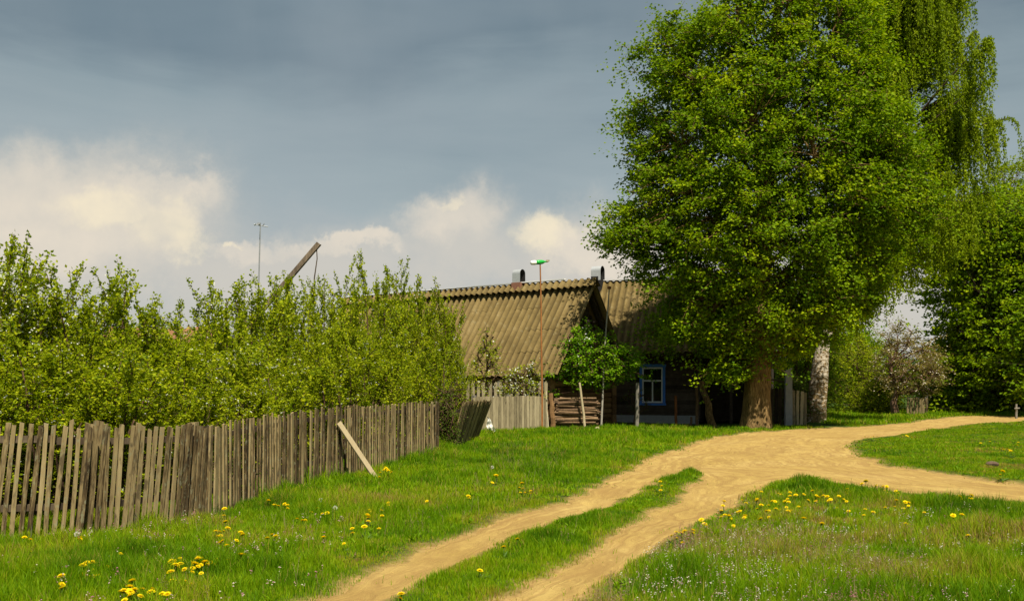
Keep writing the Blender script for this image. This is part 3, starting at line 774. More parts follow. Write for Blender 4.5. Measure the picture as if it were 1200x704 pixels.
# ------------------------------------------------------------------ BARN
A = np.array([1.65, 43.0]); Bc = np.array([4.66, 47.0])
eg = (Bc - A) / np.linalg.norm(Bc - A)            # along gable
er = np.array([eg[1], -eg[0]])                    # ridge direction, towards the viewer's right
mid = (A + Bc) / 2; Lb = 15.0
barn = thing('log_barn', 'old log barn with long corrugated roof and dark open gable', 'barn', (mid[0], mid[1], 0))
O3 = np.array([mid[0], mid[1], 0.0])
def b3(along, across, z):  # along ridge (+ = to gable front), across gable (+ = back)
    p = er * along + eg * across
    return np.array([p[0], p[1], z])
hw = 2.5; WT = 2.75
g = G()
nlog = 11; lh = WT / nlog
for i in range(nlog):
    z = lh * (i + .5)
    o = .16 if i % 2 else .08
    for sgn in (-1, 1):     # long walls
        P = np.array([b3(-Lb, sgn * hw, z), b3(-Lb * .5, sgn * hw + rng.normal() * .01, z), b3(o, sgn * hw, z)])
        add_tube(g, P, [lh * .53] * 3, 8, 0, rng.random())
    P = np.array([b3(-.02, -hw - (.24 - o), z + lh * .12), b3(-.02, 0, z + lh * .12), b3(-.02, hw + (.24 - o), z + lh * .12)])
    add_tube(g, P, [lh * .53] * 3, 8, 0, rng.random())
    P = np.array([b3(-Lb, -hw, z), b3(-Lb, hw, z)]); add_tube(g, P, [lh * .53] * 2, 6)
g.build('wall', M['log'], barn)
# corner log-end cover boards, lit
for sgn in (-1, 1):
    g = G()
    for i in range(6):
        z0 = i * WT / 6; bx(g, b3(.14, sgn * (hw + .06), z0 + WT / 12), (.05, .34, WT / 6 - .02), 0, np.stack([[*er, 0], [*eg, 0], [0, 0, 1]], 1), rng.random(), .006)
    g.build('corner_post', M['log'], barn)
# dark boarded gable set back under the overhang
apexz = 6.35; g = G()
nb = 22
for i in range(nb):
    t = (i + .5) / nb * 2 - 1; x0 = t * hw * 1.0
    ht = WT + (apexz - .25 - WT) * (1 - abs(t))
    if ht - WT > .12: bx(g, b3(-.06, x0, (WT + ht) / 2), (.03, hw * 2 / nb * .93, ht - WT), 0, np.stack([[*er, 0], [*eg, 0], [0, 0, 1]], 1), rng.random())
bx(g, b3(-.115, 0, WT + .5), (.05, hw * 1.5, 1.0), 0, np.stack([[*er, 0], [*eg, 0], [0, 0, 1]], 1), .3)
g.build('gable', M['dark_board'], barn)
g = G()
for sgn in (-1, 1):
    beam(g, b3(.30, sgn * .12, apexz - .32), b3(.30, sgn * 3.0, 2.3 - .16), .05, .2, up=(*er, 0))
beam(g, b3(.2, -.8, 4.75), b3(.2, .8, 4.75), .08, .1)
g.build('bargeboard', M['dark_board'], barn)
# lighter boards added to paint in the sunlit part of the lower gable
g = G(); beam(g, b3(.02, -1.25, 3.0), b3(.02, -.35, 4.35), .14, .03, up=(*er, 0)); beam(g, b3(.02, -.15, 4.3), b3(.02, .45, 3.0), .16, .03, up=(*er, 0))
bx(g, b3(.0, -.45, 3.15), (.03, .75, .9), 0, np.stack([[*er, 0], [*eg, 0], [0, 0, 1]], 1))
g.build('lit_gable_boards', M['log'], barn)
ov = .75; dn = 3.05
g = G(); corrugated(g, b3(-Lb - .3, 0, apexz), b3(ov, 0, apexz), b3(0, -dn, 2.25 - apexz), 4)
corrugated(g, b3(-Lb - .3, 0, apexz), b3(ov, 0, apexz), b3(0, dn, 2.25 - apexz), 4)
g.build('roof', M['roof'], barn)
# separate raised ridge roof: short corrugated strips both sides over a dark gap, pale tin cap on top
g = G()
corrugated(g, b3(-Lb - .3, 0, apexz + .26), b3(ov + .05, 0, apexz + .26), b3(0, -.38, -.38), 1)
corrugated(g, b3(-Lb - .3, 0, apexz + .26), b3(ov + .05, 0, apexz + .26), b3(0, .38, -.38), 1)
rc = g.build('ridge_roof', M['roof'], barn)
g = G()
for a0, a1, hh in ((-Lb, -6.4, .31), (-3.9, -.9, .325), (-6.4, -3.9, .315)):
    bx(g, b3((a0 + a1) / 2, 0, apexz + hh), (abs(a1 - a0) - .02, .2, .05), 0, np.stack([[*er, 0], [*eg, 0], [0, 0, 1]], 1), .5, .008)
g.build('ridge_cap', M['pale_sheet'], barn)
g = G(); beam(g, b3(-Lb, -.06, apexz + .1), b3(-5.05, -.06, apexz + .12), .12, .2, jit=.01); beam(g, b3(-5.0, -.02, apexz + .09), b3(ov, -.02, apexz + .06), .08, .13); g.build('ridge_beam', M['rail'], barn)
cpos = b3(-3.55, 0.0, apexz + .1)
g = G(); bx(g, cpos + [0, 0, 0], (.5, .5, .45), 0, np.stack([[*er, 0], [*eg, 0], [0, 0, 1]], 1), .5, .006)
ch = g.build('chimney', M['brick'], barn); hood('chimney_hood', ch, cpos + np.array([0, 0, .16]), er, .42, .70, .46)
barn.location = O3

# ------------------------------------------------------------------ HOUSE
ang = R(18); hu = np.array([cos(ang), -sin(ang)]); hn = np.array([-sin(ang), -cos(ang)])  # along wall, outward front
W0 = np.array([xp(716, 50.0), 50.0])
house = thing('log_house', 'dark boarded village house with blue trimmed window under mossy roof', 'house', (W0[0], W0[1], 0))
MH = np.stack([[*hu, 0], [*hn, 0], [0, 0, 1]], 1)
def h3(t, f, z): p = hu * t + hn * f; return np.array([p[0], p[1], z])
HT = 3.55; BL = 4.35
wt0, wt1, wz0, wz1 = 1.55, 2.62, zp(472, 49.5), zp(430, 49.5)      # window opening
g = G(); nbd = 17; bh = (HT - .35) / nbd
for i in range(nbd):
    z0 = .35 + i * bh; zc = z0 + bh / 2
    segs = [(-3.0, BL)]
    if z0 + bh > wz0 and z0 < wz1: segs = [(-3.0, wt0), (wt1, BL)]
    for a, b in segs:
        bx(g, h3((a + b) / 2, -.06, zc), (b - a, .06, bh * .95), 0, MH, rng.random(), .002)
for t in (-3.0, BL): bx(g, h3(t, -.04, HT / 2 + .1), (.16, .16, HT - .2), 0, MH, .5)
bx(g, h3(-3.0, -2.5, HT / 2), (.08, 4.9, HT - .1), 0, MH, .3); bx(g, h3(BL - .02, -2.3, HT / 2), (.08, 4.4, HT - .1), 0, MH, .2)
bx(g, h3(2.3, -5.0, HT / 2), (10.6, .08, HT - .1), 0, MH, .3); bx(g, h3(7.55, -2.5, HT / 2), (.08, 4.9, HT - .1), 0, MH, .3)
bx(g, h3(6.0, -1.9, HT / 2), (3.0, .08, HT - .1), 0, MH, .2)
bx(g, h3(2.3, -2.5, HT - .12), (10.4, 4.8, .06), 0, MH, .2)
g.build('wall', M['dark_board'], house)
g = G(); bx(g, h3((BL - 3) / 2, -.03, .17), (BL + 3, .18, .42), 0, MH, .5, .006); g.build('foundation', M['plaster'], house)
# window
wc = (wt0 + wt1) / 2; ww = wt1 - wt0; zc = (wz0 + wz1) / 2; wh = wz1 - wz0
g = G()
for s in (-1, 1): bx(g, h3(wc + s * (ww / 2 + .04), .0, zc), (.12, .07, wh + .06), 0, MH)
bx(g, h3(wc, .0, wz1 + .07), (ww + .28, .08, .14), 0, MH); bx(g, h3(wc, .02, wz0 - .06), (ww + .28, .12, .1), 0, MH)
win = g.build('window', M['blue_paint'], house)
g = G(); e = .075
for s in (-1, 1): bx(g, h3(wc + s * (ww / 2 - e / 2 - .022), -.035, zc), (e, .05, wh - .02), 0, MH)
for z in (wz0 + e / 2 + .01, wz1 - e / 2 - .01, wz0 + wh * .62): bx(g, h3(wc, -.035, z), (ww - 2 * e - .05, .045, e), 0, MH)
bx(g, h3(wc, -.036, wz0 + wh * .31), (e * .9, .044, wh * .62 - e * 2 + .02), 0, MH)
g.build('sash', M['white_paint'], win)
g = G(); bx(g, h3(wc, -.06, zc), (ww - .06, .012, wh - .04), 0, MH); g.build('pane', M['glass'], win)
# open lean-to posts further along, lit board to the side
g = G()
for t in (5.9, 7.52): bx(g, h3(t, -.05, HT / 2), (.14, .14, HT), 0, MH)
beam(g, h3(BL, -.05, HT - .1), h3(7.6, -.05, HT - .1), .14, .18); g.build('porch_post', M['dark_board'], house)
ridz = 7.35; rb = 4.3
ev = .75
g = G(); q0 = h3(-3.3, -2.55, ridz); q1 = h3(8.0, -2.55, ridz)
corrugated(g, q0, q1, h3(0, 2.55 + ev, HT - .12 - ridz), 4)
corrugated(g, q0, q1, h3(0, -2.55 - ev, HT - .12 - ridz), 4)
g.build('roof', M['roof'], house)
g = G(); bx(g, h3(2.35, -2.55, ridz + .05), (11.3, .3, .05), 0, MH, .5, .006); g.build('ridge_cap', M['pale_sheet'], house)
for t in (-3.2, 7.8):
    g = G(); nb = 20
    for i in range(nb):
        u = (i + .5) / nb * 2 - 1; hh = HT + (ridz - .2 - HT) * (1 - abs(u)); 
        bx(g, h3(t, -2.55 + u * 2.5, (HT + hh) / 2 - .1), (.04, 5. / nb * .95, hh - HT + .2), 0, MH, rng.random())
    g.build('gable', M['dark_board'], house)
# eave board
g = G(); beam(g, h3(-3.2, .62, HT - .22), h3(7.9, .62, HT - .22), .03, .16, up=(*hn, 0)); g.build('fascia', M['dark_board'], house)
# chimney with hood, its foot on the house ridge near the barn
Yc = 47.9; hc = np.array([xp(700.5, 52.6) - W0[0], 52.6 - W0[1], zp(331, 52.6)])
g = G(); bx(g, hc + [0, 0, -.35], (.58, .58, 1.3), 0, MH, .5, .006); ch2 = g.build('chimney', M['soot'], house)
hood('chimney_hood', ch2, hc + np.array([0, 0, .1]), er * 1.0 + hu * .6, .52, .76, .56)

# ------------------------------------------------------------------ WOODPILE and stakes
wy = 42.35
x0, x1 = xp(650, wy), xp(703, wy)
for i in range(54):
    lay = i // 4; z = .08 + lay * .088 + rng.uniform(-.02, .02); dpt = rng.uniform(-.2, .25)
    if z > 1.75: continue
    r0 = rng.uniform(.028, .06)
    a = np.array([x0 + rng.uniform(-.05, .25), wy + .15 + dpt, z + rng.normal() * .03]); b = np.array([x1 - rng.uniform(-.05, .3), wy + .15 + dpt + rng.normal() * .04, z + rng.normal() * .05])
    if i % 9 == 5: a[2] += .14; b[2] -= .06
    c = curve(a, b, 6, .016); g = G(); add_tube(g, c - a, np.linspace(r0, r0 * rng.uniform(.6, 1), 6), 7, 0)
    tag(g.build('stick', M['pale_stick'] if i in (26, 35) else M['stick'], loc=a), 'pale peeled stick lying in the woodpile under the green apple tree' if i in (26, 35) else 'brown stick stacked lengthwise in the woodpile under the green apple tree', 'stick', 'pale sticks in the woodpile' if i in (26, 35) else 'sticks in the woodpile')
def stake(name, label, cat, pts, r0, r1, mat, sides=8, group=None):
    P = np.array(pts, float); base = P[0].copy(); g = G(); n = 7
    t = np.linspace(0, 1, len(P)); tt = np.linspace(0, 1, n)
    Q = np.stack([np.interp(tt, t, P[:, k]) for k in range(3)], 1) - base; Q[1:-1] += rng.normal(size=(n - 2, 3)) * r0 * .15
    add_tube(g, Q, np.linspace(r0, r1, n), sides); return tag(g.build(name, mat, loc=base), label, cat, group)
stake('stake', 'pale crooked stake holding the middle of the woodpile', 'stake', [(xp(685.5, 42.0), 42.0, -.05), (xp(683, 42.0), 42.0, .9), (xp(679, 42.0), 42.0, 1.95)], .06, .045, M['pale_stick'])
stake('post', 'short reddish post at the fence end of the woodpile', 'post', [(xp(648, 42.25), 42.25, -.05), (xp(645.5, 42.25), 42.25, 1.5)], .12, .10, M['log'])
stake('stick', 'thin white stick upright at the corner of the board fence', 'stick', [(xp(642.5, 41.0), 41.0, -.05), (xp(640, 41.0), 41.0, 1.6)], .03, .022, M['pale_stick'], 6)
stake('pole', 'long thin grey pole with rusty red tip leaning before the barn gable', 'pole', [(xp(704.5, 42.4), 42.4, -.05), (xp(709, 43), 43, 3.6), (xp(714, 43.4), 43.4, zp(337, 43.4))], .045, .028, M['grey_wood'])
g = G(); Yt = 43.4; add_tube(g, [(0, 0, 0), (0, 0, .03), (0, 0, .10), (0, 0, .13)], [.05, .085, .085, .04], 10)
g.build('tip', M['rust'], bpy.data.objects['pole'], loc=(xp(714, Yt) - xp(704.5, 42.4), 1.0, zp(337, Yt) - .02))
stake('post', 'grey weathered post standing before the house wall beside the window', 'post', [(xp(746.5, 42.6), 42.6, -.05), (xp(747, 42.6), 42.6, 1.95)], .085, .075, M['grey_wood'])
stake('post', 'short rusty iron post in front of the house corner', 'post', [(xp(792, 44), 44, -.05), (xp(791.6, 44), 44, 1.38)], .065, .06, M['rust'])
stake('post', 'slim brown post beside the leaning trunk at the house corner', 'post', [(xp(817, 43.5), 43.5, -.05), (xp(816, 43.5), 43.5, 1.85)], .07, .06, M['stick'])
stake('stake', 'dark short stake in the grass near the house foundation', 'stake', [(xp(810, 44), 44, -.05), (xp(810, 44), 44, .45)], .06, .05, M['stick'])
stake('dead_trunk', 'thick leaning dead trunk propped against the house corner', 'trunk', [(xp(836, 44.3), 44.3, -.1), (xp(829, 44.6), 44.6, .95), (xp(822, 45.3), 45.3, 2.0)], .19, .11, M['bark'], 10)
# wind toy pole
Yw = 40.6; bxp = xp(635, Yw); tz = zp(310, Yw)
toy = thing('weather_vane', 'rusty pole topped by a green and white bottle weather vane', 'weather vane', (bxp, Yw, -.02))
g = G(); add_tube(g, [(0, 0, 0), (.01, 0, 1.6), (-.02, 0, 3.3), (-.03, 0, 5.0), (xp(633, Yw) - bxp, 0, tz + .02)], [.05, .042, .036, .032, .028], 8); g.build('pole', M['rust'], toy)
e = np.array([.93, .3, .12]); c0 = np.array([xp(633, Yw) - bxp, 0, tz + .12])
g = G(); add_tube(g, [c0 + e * t for t in (-.18, -.1, .06, .14, .2, .27)], [.085, .095, .09, .07, .035, .03], 12); bt = g.build('bottle', M['green_plastic'], toy, smooth=True)
g = G(); add_tube(g, [c0 + e * t for t in (-.42, -.38, -.26, -.18)], [.055, .085, .095, .088], 12); g.build('bottle_bottom', M['white_plastic'], bt, smooth=True)
g = G(); add_tube(g, [c0 + e * t for t in (.27, .29, .36)], [.036, .036, .03], 8)
bx(g, c0 + e * .34 + [0, 0, .035], (.14, .02, .05)); g.build('bottle_cap', M['rear_picket'], bt)

# gate boards + concrete post at the right of the linden
Yg = 45.5
g = G(); hh = zp(431, Yg); 
for k in range(1):
    zs = np.linspace(-.1, hh, 7); ring = []
    for i, z in enumerate(zs):
        w = .16 * (1 - .08 * i / 6); ring.append([[-w, -.09, z], [w, -.09, z], [w, .09, z], [-w, .09, z]])
    ring[-1][0][2] -= .12; ring[-1][3][2] -= .12
    Vv = np.array(ring).reshape(-1, 3) + rng.normal(size=(28, 3)) * .006; q = []
    for i in range(6):
        for j in range(4): q.append([4 * i + j, 4 * i + (j + 1) % 4, 4 * i + 4 + (j + 1) % 4, 4 * i + 4 + j])
    q += [[24, 25, 26, 27], [3, 2, 1, 0]]; g.add(Vv, q)
tag(g.build('gate_post', M['concrete'], loc=(xp(924, Yg), Yg, 0)), 'tall grey concrete gate post between linden and birch trunks', 'post')
straight_fence((xp(930, 46.2), 46.2), (xp(943, 46.4), 46.4), .17, .16, lambda t: 1.65 - .1 * t, 'plank_gate', 'pale plank gate leaf closed beside the concrete post', 'flat', 'rear_picket', posts=False)
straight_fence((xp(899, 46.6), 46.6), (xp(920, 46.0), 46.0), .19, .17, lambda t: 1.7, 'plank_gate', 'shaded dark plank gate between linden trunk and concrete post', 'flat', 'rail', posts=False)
stake('rail', 'bent wooden rail across the opening above the shaded gate', 'rail', [(xp(893, 46.4), 46.4, 2.02), (xp(906, 46.2), 46.2, 2.1), (xp(921, 45.8), 45.8, 2.0)], .045, .035, M['rail'])
straight_fence((xp(1064, 63.5), 63.5), (xp(1086, 63), 63), .17, .14, lambda t: 1.15, 'board_fence', 'short weathered board fence beside the old flowering apple tree', 'flat', 'picket')
pz = 58
stake('post', 'small grey wooden post with crossbar near the far road bend', 'post', [(xp(1191, pz), pz, -.05), (xp(1191, pz), pz, .8)], .07, .06, M['grey_wood'])
g = G(); beam(g, (-.15, -.08, .6), (.15, -.08, .62), .04, .06); g.build('crossbar', M['grey_wood'], [o for o in C.objects if o.get('label', '').startswith('small grey wooden post')][0])
p = gp(1163, 547); g = G(); zz = hz(*p)
add_tube(g, [(-.13, 0, .04), (-.09, .01, .055), (0, .02, .06), (.08, 0, .05), (.13, -.01, .045)], [.03, .05, .058, .05, .028], 8)
o = g.build('log_chunk', M['clod'], loc=(p[0], p[1], zz)); tag(o, 'small dark chunk of wood lying on the grass island', 'wood chunk')
# small stones at the woodpile foot
for i, (px, py, rr, nm) in enumerate(((651, 501, .10, 'orange brick piece lying at the woodpile corner post'), (700, 505, .11, 'tan stone lying in grass below the woodpile'))):
    p = gp(px, py); g = G(); D = rdir(1)
    th = np.linspace(.15, pi - .15, 6); pts = [(0, 0, -cos(t) * rr * .7) for t in th]
    add_tube(g, pts, [rr * sin(t) * rng.uniform(.9, 1.15) for t in th], 8); tag(g.build('stone', M['red_tile'] if i == 0 else M['pale_stick'], loc=(p[0], p[1], .1)), nm, 'stone')

# ------------------------------------------------------------------ WELL SWEEP, MAST, SHED
Yv = 36.0
ws = thing('well_sweep', 'wooden well sweep beam slanting up above the bushes', 'well sweep', (xp(284, Yv), Yv, 0))
bX = xp(284, Yv)
pt = lambda px, py: np.array([xp(px, Yv) - bX, 0, zp(py, Yv)])
g = G(); a, b = pt(255, 424), pt(374, 285); beam(g, a, b, .17, .17, jit=.006); g.build('beam', M['well'], ws)
g = G(); add_tube(g, [(0, .22, -.05), (0, .2, 2.2), (.02, .18, 4.3)], [.15, .13, .11], 9); add_tube(g, [(0.02, .18, 3.3), (0, -.0, 3.4), (.02, -.22, 3.6), (.02, -.22, 4.2)], [.1, .09, .08, .07], 8); g.build('post', M['well'], ws)
g = G(); tpt = pt(371, 290); add_tube(g, [tpt, tpt + [.02, 0, -.4], tpt + [-.08, 0, -1.1], tpt + [-.1, 0, -4.4]], [.02, .02, .025, .025], 6); g.build('bucket_pole', M['rail'], ws)
g = G(); bx(g, (tpt[0] - .1, 0, .45), (1.2, 1.2, .95), 0, None, .5, .01); g.build('well_box', M['well'], ws)
Ym = 44.0
an = thing('antenna_mast', 'thin television antenna mast rising behind the bushes', 'antenna', (xp(303, Ym), Ym, 0))
g = G(); top = zp(262, Ym); add_tube(g, [(-.1, 0, 0), (-.03, 0, 3), (0, 0, 6), (.08, 0, top)], [.045, .04, .032, .025], 7); g.build('mast', M['wire'], an)
g = G(); add_tube(g, [(-.18, -.1, top - .05), (.38, .15, top - .12)], [.02, .02], 6)
for t in (-.1, .08, .26): add_tube(g, [(t - .1, .5 * .4 - .1, top - .07), (t + .1, -.4, top - .07)], [.016, .016], 5)
bx(g, (.02, 0, top - .02), (.14, .1, .1)); g.build('aerial', M['wire'], an)
Ys = 38.0
sh = thing('shed', 'low shed with rust brown roof glimpsed through the bushes', 'shed', (xp(180, Ys), Ys, 0))
g = G(); w_ = 1.9
bx(g, (0, 1.4, 1.45), (w_ * 2, 2.6, 2.9), 0, None, .4); g.build('wall', M['dark_board'], sh)
g = G(); corrugated(g, (-2.2, 1.5, zp(384, Ys + 1.5)), (2.2, 1.5, zp(384, Ys + 1.5)), (0, -1.9, -1.0), 2); corrugated(g, (-2.2, 1.5, zp(384, Ys + 1.5)), (2.2, 1.5, zp(384, Ys + 1.5)), (0, 1.9, -1.0), 2); g.build('roof', M['red_tile'], sh)
# ------------------------------------------------------------------ TREES
def clump_tree(name, label, cat, base, prof, yscale, trunk, nlimb, nclump, nleaf, leaf, csize, lmat, bmat, seed, group=None, extra=(), ycen=0.0, rise=.35, tint0=.45, low=0.25, blossom=None, up=.9, ragged=.22, trunk_fn=None, hollow=.35, gaps=0.0, core=0):
    r = np.random.default_rng(seed)
    root = thing(name, label, cat, (base[0], base[1], 0), group)
    pz, pw, pc = [np.array(a, float) for a in prof]       # z, half width, x offset of centre
    # trunk
    g = G(); tz, tr, tx = [np.array(a, float) for a in trunk]
    zs = np.linspace(tz[0], tz[-1], 26); sides = 22
    rad = np.interp(zs, tz, tr); cx = np.interp(zs, tz, tx); cy = .12 * np.sin(zs * .5 + seed) * np.clip(zs / 4, 0, 1) + ycen * np.clip(zs / zs[-1], 0, 1)
    a = np.arange(sides) * 2 * pi / sides
    rr = rad[:, None] * (1 + .13 * np.sin(a * 5 + zs[:, None] * .35) * np.exp(-zs[:, None] / 3) + .10 * (fbm(a * 3 + 0 * zs[:, None], zs[:, None] * 1.5 + seed, 3) - .5) * 2)
    Vt = np.stack([cx[:, None] + rr * np.cos(a), cy[:, None] + rr * np.sin(a), np.repeat(zs[:, None], sides, 1)], -1).reshape(-1, 3)
    i = np.arange(len(zs) - 1)[:, None] * sides; j = np.arange(sides)[None]; j2 = (j + 1) % sides
    g.add(Vt, np.stack([i + j, i + j2, i + sides + j2, i + sides + j], -1).reshape(-1, 4))
    # limbs
    limb_pts = []; limb_r = []
    zlo, zhi = pz[0], pz[-1]
    for k in range(nlimb):
        f = (k + .5 * r.random()) / nlimb
        z0 = np.interp(f, [0, 1], [zlo + low * (zhi - zlo) * .3, tz[-1] * .97]); ang = k * 2.4 + r.normal() * .3
        z1 = min(z0 + rise * (zhi - zlo) * r.uniform(.35, .9), zhi - .5)
        R1 = np.interp(z1, pz, pw) * r.uniform(.55, .8); 
        p0 = np.array([np.interp(z0, tz, tx), np.interp(z0, zs, cy), z0]); p1 = np.array([np.interp(z1, pz, pc) + R1 * cos(ang), ycen + R1 * sin(ang) * yscale, z1])
        c = curve(p0, p1, 9, .06, .05, r); rl = np.interp(z0, tz, tr) * r.uniform(.28, .5)
        rads = np.linspace(rl, .035, 9); V_, q = tubes(c, rads, 7); g.add(V_, q)
        limb_pts.append(c); limb_r.append(rads)
    LP = np.concatenate([c[2:] for c in limb_pts] + [np.stack([np.interp(zs, tz, tx), cy, zs], 1)[4:]])
    LR = np.concatenate([c[2:] for c in limb_r] + [rad[4:] * .15])
    # clump centres in the crown's volume
    zz = np.linspace(zlo, zhi, 200); w2 = np.interp(zz, pz, pw) ** 1.6 + .05; cdf = np.cumsum(w2) / w2.sum()
    z = np.interp(r.random(nclump), cdf, zz); ang = r.random(nclump) * 2 * pi
    u = hollow + (1 - hollow) * r.random(nclump) ** .6
    lump = 1 + ragged * 2 * (fbm(np.cos(ang) * 1.6 + 10 + seed, np.sin(ang) * 1.6 + z * .45, 3) - .5)
    Rw = np.interp(z, pz, pw) * lump * u
    K = np.stack([np.interp(z, pz, pc) + Rw * np.cos(ang), ycen + Rw * np.sin(ang) * yscale, z], 1)
    if gaps: 
        keep = fbm(K[:, 0] * .5 + 50, K[:, 2] * .5 + K[:, 1] * .3, 2) > gaps; K = K[keep]
    if core:
        zc_ = np.interp(r.random(core), cdf, zz); ac_ = r.random(core) * 2 * pi; uc_ = .62 * np.sqrt(r.random(core)) * np.interp(zc_, pz, pw)
        K = np.vstack([K, np.stack([np.interp(zc_, pz, pc) + uc_ * np.cos(ac_), ycen + uc_ * np.sin(ac_) * yscale, zc_], 1)])
    if len(extra): K = np.vstack([K, np.array(extra, float) - np.array([base[0], base[1], 0])])
    d = ((K[:, None] - LP[None]) ** 2); d[..., 2] *= np.where(LP[None, :, 2] > K[:, None, 2], 2.5, .8); jx = np.argmin(d.sum(2), 1)
    B = len(K); t = np.linspace(0, 1, 5)[None, :, None]
    bend = r.normal(size=(B, 1, 3)) * .12; bend[..., 2] = abs(bend[..., 2]) * .8
    Pb = LP[jx][:, None] + (K - LP[jx])[:, None] * t + np.sin(pi * t) * bend * np.linalg.norm(K - LP[jx], axis=1)[:, None, None]
    Rb = np.minimum(LR[jx], .05)[:, None] * np.linspace(1, .2, 5)[None]
    V_, q = tubes(Pb, Rb, 4); g.add(V_, q)
    # twigs inside each clump
    nt_ = 5; e = r.normal(size=(B, nt_, 3)) * np.array([csize[0], csize[0], csize[1]]) * 1.1
    Pt = K[:, None, None] + e[:, :, None] * np.linspace(0, 1, 3)[None, None, :, None]
    V_, q = tubes(Pt.reshape(-1, 3, 3), np.tile(np.array([.012, .009, .004]), (B * nt_, 1)), 3); g.add(V_, q)
    g.build('trunk', M[bmat], root, smooth=True)
    # leaves: sprays that spread and droop slightly
    n = B * nleaf
    out = K - np.array([0, ycen, 0]); out[:, 2] = 0; out /= np.linalg.norm(out, axis=1, keepdims=True) + 1e-6
    cs = r.uniform(.65, 1.5, (B, 1))
    tw = r.integers(0, nt_, (B, nleaf)); ft = r.uniform(.1, 1.15, (B, nleaf, 1))
    off = np.take_along_axis(e, tw[..., None].repeat(3, 2), 1) * ft + r.normal(size=(B, nleaf, 3)) * np.array([csize[0], csize[0], csize[1]]) * .33
    P = (K[:, None] + off * cs[..., None]).reshape(-1, 3)
    P[:, 2] -= np.repeat((out * 0)[:, 0], nleaf)
    az = r.random(n) * 2 * pi; D = np.stack([np.cos(az), np.sin(az), r.normal(size=n) * .45 - .25], 1) + np.repeat(out, nleaf, 0) * .5
    Nn = rdir(n, r) * .75 + np.array([0, 0, up]) + np.repeat(out, nleaf, 0) * .25
    L = leaf[0] * r.uniform(.65, 1.2, n); W = leaf[1] * r.uniform(.7, 1.15, n)
    tint = np.clip(tint0 + np.repeat(r.normal(size=B) * .17, nleaf) + r.normal(size=n) * .15, 0, 1)
    g = G(); 
    if blossom:
        kb = r.random(n) < blossom[0]
        leaves_geo(g, P[~kb], D[~kb], Nn[~kb], L[~kb], W[~kb], tint[~kb])
        cr = g.build('crown', M[lmat], root); g = G()
        leaves_geo(g, P[kb], D[kb], Nn[kb], L[kb] * .8, W[kb] * 1.2, tint[kb]); g.build('blossoms', M[blossom[1]], root)
    else:
        leaves_geo(g, P, D, Nn, L, W, tint); g.build('crown', M[lmat], root)
    return root

# the big linden in front of the house
LB = (xp(887, 42.0), 42.0)
lx = lambda px: xp(px, 42) - LB[0]
zt = [2.9, 3.9, 5.5, 7.3, 9.1, 10.9, 12.7, 14.4, 16.2, 18.0, 19.6, 20.9]
lw = [1.4, 3.9, 4.9, 5.6, 6.1, 6.1, 5.95, 5.35, 4.5, 3.4, 2.2, .6]
lc = [lx(880), lx(880), lx(902), lx(902), lx(900), lx(908), lx(903), lx(897), lx(905), lx(932), lx(935), lx(935)]
ex = []
er_ = np.random.default_rng(3)
def tuft(cx, cy, n, sx, sy, Y, dy=.5):
    for _ in range(n): ex.append((xp(cx + er_.normal() * sx, Y), Y + er_.normal() * dy, zp(cy + er_.normal() * sy, Y)))
tuft(838, 440, 7, 9, 6, 41.6, .2); tuft(868, 432, 7, 8, 7, 41.4, .2); tuft(722, 283, 12, 9, 6, 41.5); tuft(783, 42, 10, 8, 10, 41.5); tuft(749, 66, 4, 2, 5, 42)
tuft(776, 390, 12, 15, 12, 45.2, .5); tuft(805, 372, 20, 22, 18, 44.6, .8); tuft(731, 255, 8, 8, 8, 41.8); tuft(1075, 240, 12, 14, 25, 41.5)
clump_tree('linden_tree', 'huge round crowned linden tree with fresh green leaves before the house', 'tree', LB,
           (zt, lw, lc), .60, ([-.1, 0, .5, 1.3, 2.5, 4.5, 9, 14, 18.5], [.70, .64, .59, .56, .52, .44, .33, .2, .08], [0, 0, 0, .02, .05, .1, .3, .6, .9]),
           42, 1400, 135, (.15, .12), (.40, .30), 'leaf_linden', 'bark', 21, extra=ex, ycen=.1, tint0=.50, up=.7, hollow=.5, ragged=.16, core=280)

